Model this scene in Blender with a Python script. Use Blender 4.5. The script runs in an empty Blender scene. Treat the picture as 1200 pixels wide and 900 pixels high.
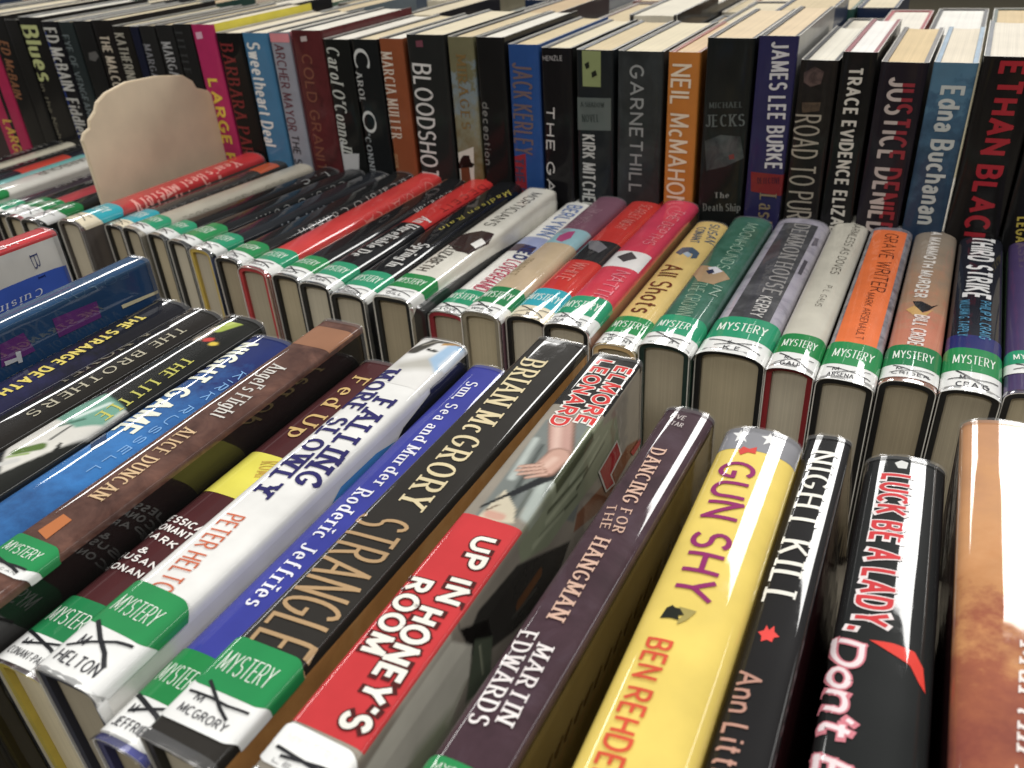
import bpy, bmesh, math, random
from mathutils import Vector, Matrix, noise
S = bpy.context.scene
COL = S.collection
R = math.radians
random.seed(7)

# ------------------------------------------------------------------ camera
cam = bpy.data.cameras.new('camera')
camo = bpy.data.objects.new('camera', cam)
COL.objects.link(camo)
camo.matrix_world = Matrix(((0.886784, -0.193526, 0.419715, 0.0), (0.458571, 0.481722, -0.746764, 0.0), (-0.057668, 0.854688, 0.515929, 0.35), (0, 0, 0, 1)))
cam.sensor_width = 36.0
cam.lens = 29.1811
cam.clip_start, cam.clip_end = 0.01, 60
cam.dof.use_dof = True
cam.dof.focus_distance = 0.38
cam.dof.aperture_fstop = 16
S.camera = camo

# ------------------------------------------------------------------ room light
W = bpy.data.worlds.new('World')
S.world = W
W.use_nodes = True
W.node_tree.nodes['Background'].inputs[0].default_value = (1.0, 0.99, 0.98, 1)
W.node_tree.nodes['Background'].inputs[1].default_value = 0.125
S.view_settings.view_transform = 'Standard'
S.view_settings.look = 'None'
S.view_settings.exposure = 0.0
S.view_settings.gamma = 1.0


def lamp(x, y, sx, sy, power, z=2.28):
    """a fluorescent ceiling fixture, or an added fill lamp"""
    l = bpy.data.lights.new('ceiling_or_fill_lamp', 'AREA')
    l.shape = 'RECTANGLE'
    l.size, l.size_y = sx, sy
    l.energy = power
    l.color = (1.0, 0.985, 0.955)
    o = bpy.data.objects.new('ceiling_or_fill_lamp', l)
    o.location = (x, y, z)
    COL.objects.link(o)


lamp(0.44, 3.5, 0.95, 2.05, 120)
lamp(-1.7, 4.65, 1.0, 1.6, 82)
lamp(-4.6, 3.0, 0.5, 1.8, 52)
lamp(-1.3, 0.0, 0.6, 1.6, 19)
lamp(1.0, 0.0, 0.6, 1.6, 26)
lamp(3.6, 2.4, 0.6, 3.2, 40)
lamp(-0.5, -1.7, 1.6, 0.5, 44)  # added fill light behind the camera, brightens the page ends facing it

# ------------------------------------------------------------------ materials
def lin(h):
    h = h.lstrip('#')
    c = [int(h[i:i + 2], 16) / 255 for i in (0, 2, 4)]
    c = [v / 12.92 if v <= 0.04045 else ((v + 0.055) / 1.055) ** 2.4 for v in c]
    g = .2126 * c[0] + .7152 * c[1] + .0722 * c[2]
    return tuple(v + (g - v) * .10 for v in c) + (1,)      # printing inks are a little greyer than the nominal hue


MATS = {}


def base_mat(key):
    m = bpy.data.materials.new(key)
    m.use_nodes = True
    nt = m.node_tree
    return m, nt, nt.nodes, nt.links, nt.nodes['Principled BSDF']


def jacket(spec, gloss='plastic'):
    """printed paper. spec: '#hex', or a list of (position along the spine 0..1 from tail to head, '#hex'), or
    ('mottle', scale, '#a', '#b', ...). gloss: plastic (under a clear sleeve), paper, ink."""
    key = str(spec) + gloss
    if key in MATS:
        return MATS[key]
    m, nt, N, Lk, P = base_mat('printed_' + gloss)
    tc = N.new('ShaderNodeTexCoord')
    nz = N.new('ShaderNodeTexNoise')
    nz.inputs['Scale'].default_value = 55
    nz.inputs['Detail'].default_value = 6
    Lk.new(tc.outputs['Object'], nz.inputs['Vector'])
    if isinstance(spec, str):
        rgb = N.new('ShaderNodeRGB')
        rgb.outputs[0].default_value = lin(spec)
        colour = rgb.outputs[0]
    elif spec[0] == 'paint':
        at = N.new('ShaderNodeAttribute')
        at.attribute_name = 'print'
        colour = at.outputs['Color']
    elif spec[0] == 'mottle':
        n2 = N.new('ShaderNodeTexNoise')
        n2.inputs['Scale'].default_value = spec[1]
        n2.inputs['Detail'].default_value = 8
        n2.inputs['Roughness'].default_value = 0.65
        n2.inputs['Distortion'].default_value = 0.6
        Lk.new(tc.outputs['Object'], n2.inputs['Vector'])
        rp = N.new('ShaderNodeValToRGB')
        cols = spec[2:]
        el = rp.color_ramp.elements
        while len(el) < len(cols):
            el.new(0.5)
        for i, c in enumerate(cols):
            el[i].position = 0.32 + 0.36 * i / (len(cols) - 1)
            el[i].color = lin(c)
        Lk.new(n2.outputs['Fac'], rp.inputs['Fac'])
        colour = rp.outputs[0]
    else:
        sx = N.new('ShaderNodeSeparateXYZ')
        Lk.new(tc.outputs['Object'], sx.inputs[0])
        n2 = N.new('ShaderNodeTexNoise')
        n2.inputs['Scale'].default_value = 52
        n2.inputs['Detail'].default_value = 12
        n2.inputs['Roughness'].default_value = 0.7
        Lk.new(tc.outputs['Object'], n2.inputs['Vector'])
        ma = N.new('ShaderNodeMath')
        ma.operation = 'MULTIPLY_ADD'
        ma.inputs[1].default_value = 1 / 0.22
        Lk.new(sx.outputs['Y'], ma.inputs[0])
        mb = N.new('ShaderNodeMath')
        mb.operation = 'MULTIPLY_ADD'
        mb.inputs[1].default_value = 0.8
        mb.inputs[2].default_value = -0.4
        Lk.new(n2.outputs['Fac'], mb.inputs[0])
        Lk.new(mb.outputs[0], ma.inputs[2])
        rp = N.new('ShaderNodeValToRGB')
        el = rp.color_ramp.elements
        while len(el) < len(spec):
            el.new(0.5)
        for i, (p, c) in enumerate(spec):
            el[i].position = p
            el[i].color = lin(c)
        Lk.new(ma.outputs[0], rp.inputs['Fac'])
        colour = rp.outputs[0]
    # slight unevenness of the print
    hv = N.new('ShaderNodeMapRange')
    hv.inputs['From Min'].default_value, hv.inputs['From Max'].default_value = 0.3, 0.7
    hv.inputs['To Min'].default_value, hv.inputs['To Max'].default_value = 0.90, 1.06
    Lk.new(nz.outputs['Fac'], hv.inputs['Value'])
    mx = N.new('ShaderNodeVectorMath')
    mx.operation = 'SCALE'
    Lk.new(colour, mx.inputs[0])
    Lk.new(hv.outputs[0], mx.inputs['Scale'])
    Lk.new(mx.outputs[0], P.inputs['Base Color'])
    if gloss in ('plastic', 'semi'):
        P.inputs['Roughness'].default_value = 0.5
        P.inputs['Specular IOR Level'].default_value = 0.06
        P.inputs['Coat Weight'].default_value = 1.0 if gloss == 'plastic' else 0.4
        # handling scuffs in the clear sleeve
        n3 = N.new('ShaderNodeTexNoise')
        n3.inputs['Scale'].default_value = 130
        n3.inputs['Detail'].default_value = 9
        n3.inputs['Roughness'].default_value = 0.75
        Lk.new(tc.outputs['Object'], n3.inputs['Vector'])
        cr = N.new('ShaderNodeMapRange')
        cr.inputs['From Min'].default_value, cr.inputs['From Max'].default_value = 0.5, 0.8
        cr.inputs['To Min'].default_value, cr.inputs['To Max'].default_value = (0.03, 0.13) if gloss == 'plastic' else (0.10, 0.22)
        Lk.new(n3.outputs['Fac'], cr.inputs['Value'])
        Lk.new(cr.outputs[0], P.inputs['Coat Roughness'])
        mp = N.new('ShaderNodeMapping')
        mp.inputs['Scale'].default_value = (1.0, 0.30, 1.0)
        Lk.new(tc.outputs['Object'], mp.inputs['Vector'])
        n4 = N.new('ShaderNodeTexNoise')
        n4.inputs['Scale'].default_value = 48
        n4.inputs['Detail'].default_value = 2.2
        Lk.new(mp.outputs[0], n4.inputs['Vector'])
        b = N.new('ShaderNodeBump')
        b.inputs['Strength'].default_value = 0.20
        b.inputs['Distance'].default_value = 0.0014
        Lk.new(n4.outputs['Fac'], b.inputs['Height'])
        Lk.new(b.outputs[0], P.inputs['Normal'])
        Lk.new(b.outputs[0], P.inputs['Coat Normal'])
    else:
        P.inputs['Roughness'].default_value = 0.5 if gloss == 'paper' else 0.35
        P.inputs['Specular IOR Level'].default_value = 0.4
    MATS[key] = m
    return m


def pages_mat(hexc):
    key = 'pages' + hexc
    if key in MATS:
        return MATS[key]
    m, nt, N, Lk, P = base_mat('paper_pages')
    tc = N.new('ShaderNodeTexCoord')
    mp = N.new('ShaderNodeMapping')
    mp.inputs['Scale'].default_value = (2600, 6, 6)
    Lk.new(tc.outputs['Object'], mp.inputs['Vector'])
    nz = N.new('ShaderNodeTexNoise')
    nz.inputs['Scale'].default_value = 1
    nz.inputs['Detail'].default_value = 3
    Lk.new(mp.outputs[0], nz.inputs['Vector'])
    n2 = N.new('ShaderNodeTexNoise')
    n2.inputs['Scale'].default_value = 35
    n2.inputs['Detail'].default_value = 5
    Lk.new(tc.outputs['Object'], n2.inputs['Vector'])
    ad = N.new('ShaderNodeMath')
    ad.operation = 'MULTIPLY_ADD'
    ad.inputs[1].default_value = 0.6
    Lk.new(n2.outputs['Fac'], ad.inputs[0])
    Lk.new(nz.outputs['Fac'], ad.inputs[2])
    hv = N.new('ShaderNodeMapRange')
    hv.inputs['From Min'].default_value, hv.inputs['From Max'].default_value = 0.5, 1.1
    hv.inputs['To Min'].default_value, hv.inputs['To Max'].default_value = 0.80, 1.05
    Lk.new(ad.outputs[0], hv.inputs['Value'])
    mx = N.new('ShaderNodeVectorMath')
    mx.operation = 'SCALE'
    mx.inputs[0].default_value = lin(hexc)[:3]
    Lk.new(hv.outputs[0], mx.inputs['Scale'])
    Lk.new(mx.outputs[0], P.inputs['Base Color'])
    P.inputs['Roughness'].default_value = 0.85
    b = N.new('ShaderNodeBump')
    b.inputs['Strength'].default_value = 0.35
    b.inputs['Distance'].default_value = 0.0004
    Lk.new(nz.outputs['Fac'], b.inputs['Height'])
    Lk.new(b.outputs[0], P.inputs['Normal'])
    MATS[key] = m
    return m


def plain(name, hexc, rough, scale=60, amt=0.2):
    key = name + hexc
    if key in MATS:
        return MATS[key]
    m, nt, N, Lk, P = base_mat(name)
    tc = N.new('ShaderNodeTexCoord')
    nz = N.new('ShaderNodeTexNoise')
    nz.inputs['Scale'].default_value = scale
    nz.inputs['Detail'].default_value = 8
    Lk.new(tc.outputs['Object'], nz.inputs['Vector'])
    hv = N.new('ShaderNodeMapRange')
    hv.inputs['From Min'].default_value, hv.inputs['From Max'].default_value = 0.3, 0.7
    hv.inputs['To Min'].default_value, hv.inputs['To Max'].default_value = 1 - amt, 1 + amt / 2
    Lk.new(nz.outputs['Fac'], hv.inputs['Value'])
    mx = N.new('ShaderNodeVectorMath')
    mx.operation = 'SCALE'
    mx.inputs[0].default_value = lin(hexc)[:3]
    Lk.new(hv.outputs[0], mx.inputs['Scale'])
    Lk.new(mx.outputs[0], P.inputs['Base Color'])
    P.inputs['Roughness'].default_value = rough
    b = N.new('ShaderNodeBump')
    b.inputs['Strength'].default_value = 0.2
    b.inputs['Distance'].default_value = 0.0006
    Lk.new(nz.outputs['Fac'], b.inputs['Height'])
    Lk.new(b.outputs[0], P.inputs['Normal'])
    MATS[key] = m
    return m


# ------------------------------------------------------------------ lettering: an alphabet of pen strokes
def ar(cx, cy, rx, ry, a0, a1, n=9):
    return [(cx + rx * math.cos(R(a0 + (a1 - a0) * i / n)), cy + ry * math.sin(R(a0 + (a1 - a0) * i / n))) for i in range(n + 1)]


X = 0.66
G = {
    'A': (.74, [[(0, 0), (.37, 1)], [(.37, 1), (.74, 0)], [(.14, .34), (.60, .34)]]),
    'B': (.58, [[(0, 0), (0, 1)], [(0, 1)] + ar(.28, .76, .25, .24, 90, -90) + [(0, .52)], [(0, .52)] + ar(.30, .26, .28, .26, 90, -90) + [(0, 0)]]),
    'C': (.66, [ar(.36, .5, .36, .5, 48, 312, 16)]),
    'D': (.66, [[(0, 0), (0, 1)], [(0, 1)] + ar(.26, .5, .40, .5, 90, -90, 12) + [(0, 0)]]),
    'E': (.52, [[(0, 0), (0, 1)], [(0, 1), (.52, 1)], [(0, .52), (.44, .52)], [(0, 0), (.52, 0)]]),
    'F': (.50, [[(0, 0), (0, 1)], [(0, 1), (.50, 1)], [(0, .52), (.42, .52)]]),
    'G': (.70, [ar(.36, .5, .36, .5, 48, 340, 17) + [(.70, .44)], [(.40, .44), (.70, .44)]]),
    'H': (.64, [[(0, 0), (0, 1)], [(.64, 0), (.64, 1)], [(0, .51), (.64, .51)]]),
    'I': (.0, [[(0, 0), (0, 1)]]),
    'J': (.42, [[(.42, 1), (.42, .26)] + ar(.21, .24, .21, .24, 0, -160, 7)]),
    'K': (.62, [[(0, 0), (0, 1)], [(.58, 1), (0, .38)], [(.20, .58), (.62, 0)]]),
    'L': (.48, [[(0, 1), (0, 0)], [(0, 0), (.48, 0)]]),
    'M': (.80, [[(0, 0), (.04, 1)], [(.04, 1), (.40, .12)], [(.40, .12), (.76, 1)], [(.76, 1), (.80, 0)]]),
    'N': (.66, [[(0, 0), (0, 1)], [(0, 1), (.66, 0)], [(.66, 0), (.66, 1)]]),
    'O': (.76, [ar(.38, .5, .38, .5, 90, 450, 20)]),
    'P': (.56, [[(0, 0), (0, 1)], [(0, 1)] + ar(.29, .73, .27, .27, 90, -90) + [(0, .46)]]),
    'Q': (.76, [ar(.38, .5, .38, .5, 90, 450, 20), [(.44, .26), (.74, -.06)]]),
    'R': (.60, [[(0, 0), (0, 1)], [(0, 1)] + ar(.28, .74, .27, .26, 90, -90) + [(0, .48)], [(.26, .48), (.60, 0)]]),
    'S': (.56, [ar(.28, .745, .26, .255, 30, 250, 10) + ar(.28, .25, .28, .26, 80, -150, 11)]),
    'T': (.62, [[(0, 1), (.62, 1)], [(.31, 1), (.31, 0)]]),
    'U': (.64, [[(0, 1), (0, .32)] + ar(.32, .32, .32, .32, 180, 360, 10) + [(.64, 1)]]),
    'V': (.70, [[(0, 1), (.35, 0)], [(.35, 0), (.70, 1)]]),
    'W': (1.0, [[(0, 1), (.25, 0)], [(.25, 0), (.5, .9)], [(.5, .9), (.75, 0)], [(.75, 0), (1.0, 1)]]),
    'X': (.64, [[(0, 0), (.64, 1)], [(0, 1), (.64, 0)]]),
    'Y': (.66, [[(0, 1), (.33, .48)], [(.66, 1), (.33, .48)], [(.33, .48), (.33, 0)]]),
    'Z': (.60, [[(0, 1), (.60, 1)], [(.60, 1), (0, 0)], [(0, 0), (.60, 0)]]),
    'a': (.42, [[(.03, X * .80)] + ar(.22, X - .19, .19, .19, 120, 0, 7) + [(.41, 0)], [(.41, X * .58), (.22, X * .58)] + ar(.20, X * .29, .19, X * .29, 90, 290, 9) + [(.41, X * .16)]]),
    'b': (.48, [[(0, 0), (0, 1)], ar(.25, X * .5, .23, X * .5, 160, -160, 12)]),
    'c': (.42, [ar(.23, X * .5, .23, X * .5, 48, 312, 12)]),
    'd': (.48, [[(.48, 0), (.48, 1)], ar(.23, X * .5, .23, X * .5, 20, 340, 12)]),
    'e': (.46, [[(.02, X * .5), (.46, X * .5)] + ar(.23, X * .5, .23, X * .5, 0, 310, 13)]),
    'f': (.34, [[(.34, .96)] + ar(.24, .82, .12, .18, 80, 180, 5) + [(.12, 0)], [(0, X), (.32, X)]]),
    'g': (.47, [ar(.22, X * .5, .22, X * .5, 20, 340, 12), [(.46, X), (.46, -.10)] + ar(.25, -.10, .21, .20, 0, -150, 7)]),
    'h': (.46, [[(0, 0), (0, 1)], [(0, X * .6)] + ar(.24, X - .23, .22, .23, 150, 0, 8) + [(.46, 0)]]),
    'i': (.0, [[(0, 0), (0, X)], [(0, .86), (0, .97)]]),
    'j': (.1, [[(.1, X), (.1, -.12)] + ar(0, -.12, .1, .16, 0, -100, 5), [(.1, .86), (.1, .97)]]),
    'k': (.44, [[(0, 0), (0, 1)], [(.40, X), (0, .24)], [(.14, .38), (.44, 0)]]),
    'l': (.0, [[(0, 0), (0, 1)]]),
    'm': (.76, [[(0, 0), (0, X)], [(0, X * .6)] + ar(.20, X - .2, .18, .2, 150, 0, 7) + [(.38, 0)], [(.38, X * .6)] + ar(.58, X - .2, .18, .2, 150, 0, 7) + [(.76, 0)]]),
    'n': (.44, [[(0, 0), (0, X)], [(0, X * .6)] + ar(.23, X - .23, .21, .23, 150, 0, 8) + [(.44, 0)]]),
    'o': (.48, [ar(.24, X * .5, .24, X * .5, 90, 450, 14)]),
    'p': (.48, [[(0, X), (0, -.30)], ar(.25, X * .5, .23, X * .5, 160, -160, 12)]),
    'r': (.30, [[(0, 0), (0, X)], [(0, X * .55)] + ar(.22, X - .22, .20, .22, 160, 60, 5)]),
    's': (.38, [ar(.19, X * .745, .18, X * .255, 30, 250, 8) + ar(.19, X * .25, .19, X * .26, 80, -150, 8)]),
    't': (.32, [[(.12, .92), (.12, .14)] + ar(.24, .14, .12, .14, 180, 290, 5), [(0, X), (.30, X)]]),
    'u': (.44, [[(0, X), (0, .22)] + ar(.22, .22, .22, .22, 180, 350, 8), [(.44, X), (.44, 0)]]),
    'v': (.44, [[(0, X), (.22, 0)], [(.22, 0), (.44, X)]]),
    'w': (.66, [[(0, X), (.17, 0)], [(.17, 0), (.33, X * .9)], [(.33, X * .9), (.49, 0)], [(.49, 0), (.66, X)]]),
    'x': (.42, [[(0, 0), (.42, X)], [(0, X), (.42, 0)]]),
    'y': (.44, [[(0, X), (.23, .02)], [(.44, X), (.14, -.30)]]),
    'z': (.40, [[(0, X), (.40, X)], [(.40, X), (0, 0)], [(0, 0), (.40, 0)]]),
    '&': (.66, [[(.64, 0), (.16, .72)] + ar(.30, .82, .15, .18, 200, -20, 8) + [(.10, .40)] + ar(.26, .24, .24, .24, 150, 300, 7) + [(.62, .42)]]),
    "'": (.0, [[(.02, 1.0), (-.02, .78)]]), ',': (.0, [[(.03, .06), (-.05, -.16)]]), '.': (.0, [[(0, 0), (0, .10)]]),
    '-': (.26, [[(0, .40), (.26, .40)]]), '?': (.4, [ar(.2, .78, .2, .22, 170, -60, 8) + [(.2, .28)], [(.2, 0), (.2, .10)]]),
}


def text_strokes(txt, gap=.24, slant=0.0):
    """strokes of a line of text in letter units and its width"""
    out, x = [], 0.0
    for ch in txt:
        if ch == ' ':
            x += .42
            continue
        w, st = G[ch]
        for pl in st:
            out.append([(x + px + slant * py, py) for px, py in pl])
        x += w + gap
    return out, max(x - gap, .05)


def stroke_mesh(bm, strokes, sx, sy, th, style, place, off, grow=0.0, split=None, mi=0, mi2=0):
    """draw strokes with a pen. sx, sy scale letter units to metres; place(x, y, off) puts a flat point on the book"""
    serif = style in ('serif', 'slab', 'serifi')
    k = 0

    def quadstrip(P, ws, o):
        n = len(P)
        if n < 2:
            return
        L_, R_ = [], []
        for i in range(n):
            a = P[max(i - 1, 0)]
            b = P[min(i + 1, n - 1)]
            dx, dy = b[0] - a[0], b[1] - a[1]
            q = math.hypot(dx, dy) or 1e-9
            nx, ny = -dy / q, dx / q
            L_.append((P[i][0] + nx * ws[i], P[i][1] + ny * ws[i]))
            R_.append((P[i][0] - nx * ws[i], P[i][1] - ny * ws[i]))
        vl = [bm.verts.new(place(p[0], p[1], o)) for p in L_]
        vc = [bm.verts.new(place(p[0], p[1], o)) for p in P]
        vr = [bm.verts.new(place(p[0], p[1], o)) for p in R_]
        for i in range(n - 1):
            m_ = mi2 if (split is not None and (P[i][1] + P[i + 1][1]) / 2 > split) else mi
            for A, B in ((vl, vc), (vc, vr)):
                try:
                    f = bm.faces.new((A[i], B[i], B[i + 1], A[i + 1]))
                    f.material_index = m_
                    f.smooth = True
                except ValueError:
                    pass

    ends = {}
    for pl in strokes:
        for e in (pl[0], pl[-1]):
            q = (round(e[0], 2), round(e[1], 2))
            ends[q] = ends.get(q, 0) + 1
    for pl in strokes:
        Q = [(x * sx, y * sy * 1.0) for x, y in pl]
        # inset so that the pen's width stays inside the cap height
        H = sy
        Q = [(x, th / 2 + y * (H - th) / H) for x, y in Q]
        D = [Q[0]]
        for a, b in zip(Q, Q[1:]):
            d = math.hypot(b[0] - a[0], b[1] - a[1])
            n = max(1, int(d / .0016))
            for i in range(1, n + 1):
                D.append((a[0] + (b[0] - a[0]) * i / n, a[1] + (b[1] - a[1]) * i / n))
        ws = []
        for i in range(len(D)):
            a, b = D[max(i - 1, 0)], D[min(i + 1, len(D) - 1)]
            an = math.atan2(b[1] - a[1], b[0] - a[0])
            if style in ('serif', 'serifi'):
                w = th * (.30 + .70 * abs(math.sin(an - R(12))))
            elif style == 'slab':
                w = th * (.62 + .38 * abs(math.sin(an)))
            elif style == 'brush':
                w = th * (.55 + .45 * abs(math.sin(an - R(35))))
            else:
                w = th
            ws.append(w / 2 + grow)
        # lengthen both ends: closes corners, gives outlines their margin
        ext = grow + (th * .42 if style not in ('serif', 'serifi') else th * .12)
        a, b = D[0], D[1]
        q = math.hypot(b[0] - a[0], b[1] - a[1]) or 1e-9
        free0 = ends[(round(pl[0][0], 2), round(pl[0][1], 2))] > 1 or grow
        free1 = ends[(round(pl[-1][0], 2), round(pl[-1][1], 2))] > 1 or grow
        if free0 and pl[0] != pl[-1]:
            D[0] = (a[0] - (b[0] - a[0]) / q * ext, a[1] - (b[1] - a[1]) / q * ext)
        a, b = D[-1], D[-2]
        q = math.hypot(b[0] - a[0], b[1] - a[1]) or 1e-9
        if free1 and pl[0] != pl[-1]:
            D[-1] = (a[0] - (b[0] - a[0]) / q * ext, a[1] - (b[1] - a[1]) / q * ext)
        k += 1
        quadstrip(D, ws, off + (k % 6) * .000012)
        if serif:
            for e, p in ((D[0], D[1]), (D[-1], D[-2])):
                uy = e[1] / sy
                if min(abs(uy - t) for t in (0, 1, X, -.3)) > .12:
                    continue
                dx, dy = abs(e[0] - p[0]), abs(e[1] - p[1])
                hw = th * (1.05 if style != 'slab' else 1.15)
                tk = th * (.20 if style != 'slab' else .34)
                if dy > dx * 1.2:
                    yy = min(max(e[1], tk), sy - tk) if -.1 < uy < 1.1 else e[1]
                    k += 1
                    n = 4
                    quadstrip([(e[0] - hw + 2 * hw * i / n, yy) for i in range(n + 1)], [tk + grow] * (n + 1), off + (k % 6) * .000012)


# ------------------------------------------------------------------ the shape of a book
class Shape:
    """cross-section of a book: width w2*2, rounded spine dropping c at its edges, depth D. s runs across the spine
    (beyond +-w2 it runs down the covers), v along it from tail to head."""

    def __init__(s, wd, L, D, c, n):
        s.w, s.L, s.D, s.c, s.n = wd / 2, L, D, c, n

    def prof(s, q, inset=0.0):
        """point (x, z) and outward normal for s coordinate q"""
        w = s.w
        if abs(q) < w:
            t = min(abs(q) / w, .9995)
            u = (1 - t ** s.n) ** (1 / s.n)
            z = -s.c * (1 - u)
            dz = s.c / w * (t ** (s.n - 1)) * (1 - t ** s.n) ** (1 / s.n - 1)
            l = math.hypot(1, dz)
            nx, nz = dz / l * (1 if q >= 0 else -1), 1 / l
            return q - nx * inset, s.D + z - nz * inset, nx, nz
        sg = 1 if q > 0 else -1
        return sg * (w - inset), s.D - s.c - (abs(q) - w), sg, 0

    def at(s, q, v, off=0.0):
        x, z, nx, nz = s.prof(q, -off)
        return Vector((x, v, z))

    def samples(s, full=True):
        out = [s.w * math.copysign(abs(math.sin(R(a))) ** (2 / s.n), a) for a in range(-88, 89, 8)]
        if full:
            d = s.D - s.c + s.w
            out = [-d, -(s.w + .02), -(s.w + .004)] + [-s.w] + out + [s.w] + [s.w + .004, s.w + .02, d]
        return out


def link_mesh(name, bm, mats, parent):
    me = bpy.data.meshes.new(name)
    bm.to_mesh(me)
    bm.free()
    for m in (mats if isinstance(mats, (list, tuple)) else [mats]):
        me.materials.append(m)
    o = bpy.data.objects.new(name, me)
    COL.objects.link(o)
    if parent is not None:
        o.parent = parent
    return o


def u_shell(sh, y0, y1, o0, o1, zb, side_mats=False, wobble=None):
    """an open folded sheet following the book's profile between insets o0 (outside) and o1 (inside)"""
    bm = bmesh.new()
    qs = sh.samples()
    ny = 9
    rows = []
    for j in range(ny):
        y = y0 + (y1 - y0) * j / (ny - 1)
        ro, ri = [], []
        for q in qs:
            x, z, _, _ = sh.prof(q, o0)
            ro.append(bm.verts.new((x, y, max(z, zb))))
            x, z, _, _ = sh.prof(q, o1)
            ri.append(bm.verts.new((x, y, max(z, zb))))
        rows.append((ro, ri))
    n = len(qs)
    for j in range(ny - 1):
        for i in range(n - 1):
            f = bm.faces.new((rows[j][0][i], rows[j][0][i + 1], rows[j + 1][0][i + 1], rows[j + 1][0][i]))
            f.smooth = True
            qm = (qs[i] + qs[i + 1]) / 2
            if side_mats:
                f.material_index = 1 if qm < -sh.w else (2 if qm > sh.w else 0)
            f = bm.faces.new((rows[j][1][i], rows[j + 1][1][i], rows[j + 1][1][i + 1], rows[j][1][i + 1]))
            f.material_index = 3 if side_mats else 0
        for i in (0, n - 1):
            a = rows[j][0][i], rows[j][1][i], rows[j + 1][1][i], rows[j + 1][0][i]
            f = bm.faces.new(a if i == 0 else a[::-1])
            f.material_index = 3 if side_mats else 0
    for j in (0, ny - 1):
        for side in (0, 1):
            for i in range(n - 1):
                e = bm.edges.get((rows[j][side][i], rows[j][side][i + 1]))
                if e:
                    e.smooth = False
        for i in range(n - 1):
            a = rows[j][0][i], rows[j][1][i], rows[j][1][i + 1], rows[j][0][i + 1]
            f = bm.faces.new(a if j == 0 else a[::-1])
            f.material_index = 3 if side_mats else 0
    return bm


def film():
    if 'film' in MATS:
        return MATS['film']
    m, nt, N, Lk, P = base_mat('clear_film')
    nt.nodes.remove(P)
    tr, gl, df = N.new('ShaderNodeBsdfTransparent'), N.new('ShaderNodeBsdfGlossy'), N.new('ShaderNodeBsdfDiffuse')
    gl.inputs['Roughness'].default_value = .12
    df.inputs['Color'].default_value = (.55, .55, .55, 1)
    lw = N.new('ShaderNodeFresnel')
    lw.inputs['IOR'].default_value = 1.5
    m1, m2 = N.new('ShaderNodeMixShader'), N.new('ShaderNodeMixShader')
    m1.inputs[0].default_value = .10
    Lk.new(tr.outputs[0], m1.inputs[1])
    Lk.new(df.outputs[0], m1.inputs[2])
    hm = N.new('ShaderNodeMath')
    hm.operation = 'MULTIPLY'
    hm.inputs[1].default_value = .6
    Lk.new(lw.outputs[0], hm.inputs[0])
    Lk.new(hm.outputs[0], m2.inputs[0])
    Lk.new(m1.outputs[0], m2.inputs[1])
    Lk.new(gl.outputs[0], m2.inputs[2])
    Lk.new(m2.outputs[0], N['Material Output'].inputs['Surface'])
    MATS['film'] = m
    return m


def sleeve_rim(sh, y0, sg):
    """the loose, crinkled ends of the clear library sleeve at tail and head"""
    bm = bmesh.new()
    ph = random.uniform(0, 50)
    qs = []
    for a, b in zip(sh.samples(), sh.samples()[1:]):
        n = max(1, int((b - a) / .0022)) if abs(a) < sh.w + .021 and abs(b) < sh.w + .021 else 1
        qs += [a + (b - a) * i / n for i in range(n)]
    qs.append(sh.samples()[-1])
    if True:
        prev = None
        for q in qs:
            w1 = noise.noise(Vector((q * 150 + ph, sg, .7)))
            w2 = noise.noise(Vector((q * 230 + ph, sg, 5.1)))
            col = [bm.verts.new(sh.at(q, y0 - sg * .0028, .00042)), bm.verts.new(sh.at(q, y0 - sg * .0010, .0006 + .00018 * w2)), bm.verts.new(sh.at(q, y0 + sg * (.0006 + .0005 * w1), .0005 + .00045 * w2))]
            for v in col:
                v.co.z = max(v.co.z, .0005)
            if prev:
                for k in (0, 1):
                    bm.faces.new((prev[k], col[k], col[k + 1], prev[k + 1])).smooth = True
            prev = col
    return bm


def page_mesh(sh, inset, y0, y1, zb):
    bm = bmesh.new()
    qs = sh.samples(False)
    sec = [(-sh.w + inset, zb)] + [sh.prof(q, inset)[:2] for q in qs] + [(sh.w - inset, zb)]
    # hollow of the fore-edge
    m = 6
    hollow = [(sh.w - inset - (2 * sh.w - 2 * inset) * i / m, zb + .003 * math.sin(math.pi * i / m)) for i in range(1, m)]
    sec = sec + hollow
    a = [bm.verts.new((x, y0, z)) for x, z in sec]
    b = [bm.verts.new((x, y1, z)) for x, z in sec]
    n = len(sec)
    for i in range(n):
        bm.faces.new((a[i], a[(i + 1) % n], b[(i + 1) % n], b[i]))
    bm.faces.new(a[::-1])
    bm.faces.new(b)
    bmesh.ops.recalc_face_normals(bm, faces=bm.faces)
    return bm


def patch_mesh(sh, q0, q1, lo, hi, off, r=0.0, nv=6, skew=0.0):
    """a printed or stuck-on rectangle between s = q0..q1 and v = lo..hi with corner radius r"""
    bm = bmesh.new()
    cuts = sorted({q0, q1} | {q for q in sh.samples() if q0 < q < q1} | ({q0 + r * t for t in (.1, .3, .6, 1)} | {q1 - r * t for t in (.1, .3, .6, 1)} if r else set()))
    cuts = [q for q in cuts if q0 <= q <= q1]
    prev = None
    for q in cuts:
        d = min(q - q0, q1 - q)
        cr = r - math.sqrt(max(r * r - (r - d) ** 2, 0)) if r and d < r else 0
        col = [bm.verts.new(sh.at(q, lo + cr + (hi - lo - 2 * cr) * j / nv + skew * (q - (q0 + q1) / 2), off)) for j in range(nv + 1)]
        if prev:
            for j in range(nv):
                f = bm.faces.new((prev[j], col[j], col[j + 1], prev[j + 1]))
                f.smooth = True
        prev = col
    return bm


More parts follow.
